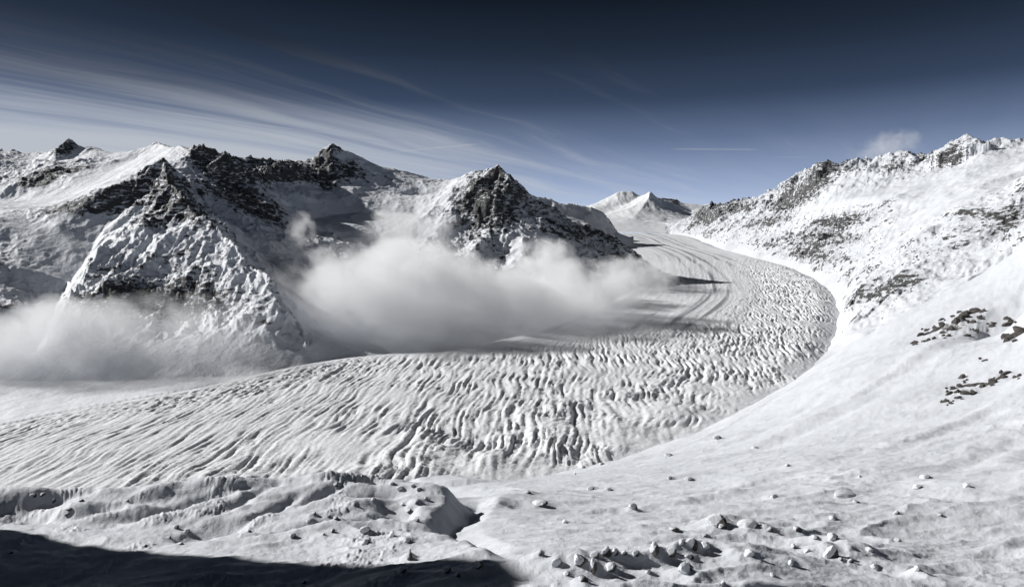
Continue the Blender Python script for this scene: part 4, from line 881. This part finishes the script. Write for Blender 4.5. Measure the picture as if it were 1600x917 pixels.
outcrop('two small dark rocks right of the long broken rock band', 1555, 507, [(1548, 510, 11, 7, 30), (1553, 505, 9, 5, 20), (1574, 498, 13, 5, 20), (1580, 501, 9, 5, 10)])
outcrop('single large dark brown slab jutting from the snow at the right edge', 1590, 524, [(1587, 526, 34, 15, 28), (1600, 518, 30, 16, 22), (1574, 533, 13, 10, 40)])
outcrop('jagged diagonal band of black-brown rocks low on the right slope', 1525, 606,
        [(1476, 628, 15, 8, 35), (1484, 616, 12, 8, 50), (1490, 607, 12, 6, 30), (1503, 590, 12, 9, 50), (1502, 604, 14, 8, 30), (1512, 615, 20, 8, 20), (1497, 622, 12, 7, 20), (1525, 601, 24, 6, 10), (1537, 604, 12, 9, 50), (1552, 599, 17, 9, 40), (1562, 592, 16, 8, 35), (1572, 584, 15, 6, 35), (1540, 563, 11, 4, 15), (1592, 588, 9, 9, 50), (1521, 612, 10, 6, 20), (1487, 630, 9, 5, 10)])

# ------------------------------------------------------------------ CLOUDS
def cloud_mat(name, dens_, nscale, amp, edge, seed, col=(.995, .997, 1.0), aniso=0.0):
    m = bpy.data.materials.new(name); m.use_nodes = True; t = NT(m.node_tree); t.n.clear()
    tc = t.node('ShaderNodeTexCoord'); geo = t.node('ShaderNodeNewGeometry')
    r = t.vmath('LENGTH', tc.outputs['Object'])
    P = t.vmath('ADD', geo.outputs['Position'], (seed * 977.0, 0, seed * 311.0))
    n = t.noise(P, nscale, 8.0, 0.66, 0.5)
    body = t.math('SUBTRACT', 1.0, t.math('POWER', r, 1.6))
    v = t.math('ADD', body, t.math('MULTIPLY', t.math('SUBTRACT', n, 0.5), amp))
    v = t.mapr(v, edge, edge + 0.8, smooth=False)
    v = t.math('MULTIPLY', v, t.mapr(r, 1.0, 0.86))
    pv = t.node('ShaderNodeVolumePrincipled')
    pv.inputs['Color'].default_value = (*col, 1); pv.inputs['Anisotropy'].default_value = aniso
    t.l.new(t.math('MULTIPLY', v, dens_), pv.inputs['Density'])
    o = t.node('ShaderNodeOutputMaterial'); t.l.new(pv.outputs[0], o.inputs['Volume'])
    return m
bm = bmesh.new(); bmesh.ops.create_icosphere(bm, subdivisions=4, radius=1.0)
def cloud(name, px, py, Yc, rx, ry, rz, density, label, nscale=.004, amp=1.6, edge=.25, seed=1):
    me = bpy.data.meshes.new(name); bm.to_mesh(me)
    o = bpy.data.objects.new(name, me); COL.objects.link(o)
    k = Yc / F
    o.location = ((px - CX) * k, Yc, (HY - py) * k); o.scale = (rx * k, ry, rz * k)
    me.materials.append(cloud_mat(name + '_vapour', density, nscale, amp, edge, seed))
    o['kind'] = 'stuff'; o['label'] = label
    return o
cloud('valley_cloud', 690, 535, 2020, 300, 150, 45, .0028, 'low skirt of the cloud touching the far bank of the glacier', seed=12, nscale=.008, amp=3.2)
cloud('valley_cloud', 505, 505, 2080, 110, 170, 80, .010, 'thin left end of the main cloud drifting onto the toe of the mountain spur', seed=13, nscale=.009, amp=3.6)
cloud('valley_cloud', 595, 468, 2250, 190, 380, 104, .013, 'dense grey-white cloud filling the side valley below the cirque', seed=1, nscale=.0075, amp=4.4)
cloud('valley_cloud', 655, 440, 2550, 125, 320, 78, .014, 'cloud billow climbing towards the cirque snowfield', seed=8, nscale=.009, amp=4.4)
cloud('valley_cloud', 830, 468, 2450, 230, 400, 76, .012, 'grey cloud bank wrapping the foot of the pyramid peak', seed=2, nscale=.0075, amp=4.2)
cloud('valley_cloud', 110, 500, 1880, 110, 160, 50, .010, 'pale puff hiding the left foot of the snowy mountain face', seed=14, nscale=.010, amp=4.0)
cloud('valley_cloud', 20, 540, 1800, 230, 220, 92, .0070, 'low pale cloud lying against the slope at the left edge', seed=3, nscale=.008, amp=4.0)
cloud('valley_cloud', 230, 530, 1820, 220, 220, 85, .0042, 'thin pale veil below the dark rock band of the left mountain', seed=9, nscale=.010, amp=4.2)
cloud('valley_cloud', 985, 435, 3300, 100, 280, 42, .009, 'thin cloud wisp at the toe of the pyramid ridge beside the glacier', seed=4, nscale=.012, amp=4.8)
cloud('valley_cloud', 640, 360, 3100, 90, 240, 50, .006, 'cloud wisp rising in front of the cirque snowfield', seed=5, nscale=.011, amp=4.6)
cloud('valley_cloud', 850, 410, 2900, 60, 200, 45, .013, 'bright cloud lobe against the shaded side of the pyramid peak', seed=10, nscale=.012, amp=4.0)
cloud('cloud', 1390, 228, 6800, 50, 420, 28, .0016, 'small faint cloud puff above the right-hand mountain crest', seed=6, nscale=.006, amp=4.2)
cloud('valley_cloud', 470, 362, 2700, 26, 90, 38, .009, 'small wisp drifting across the shaded flank of the left mountain', seed=7, nscale=.024, amp=5.5)
bm.free()
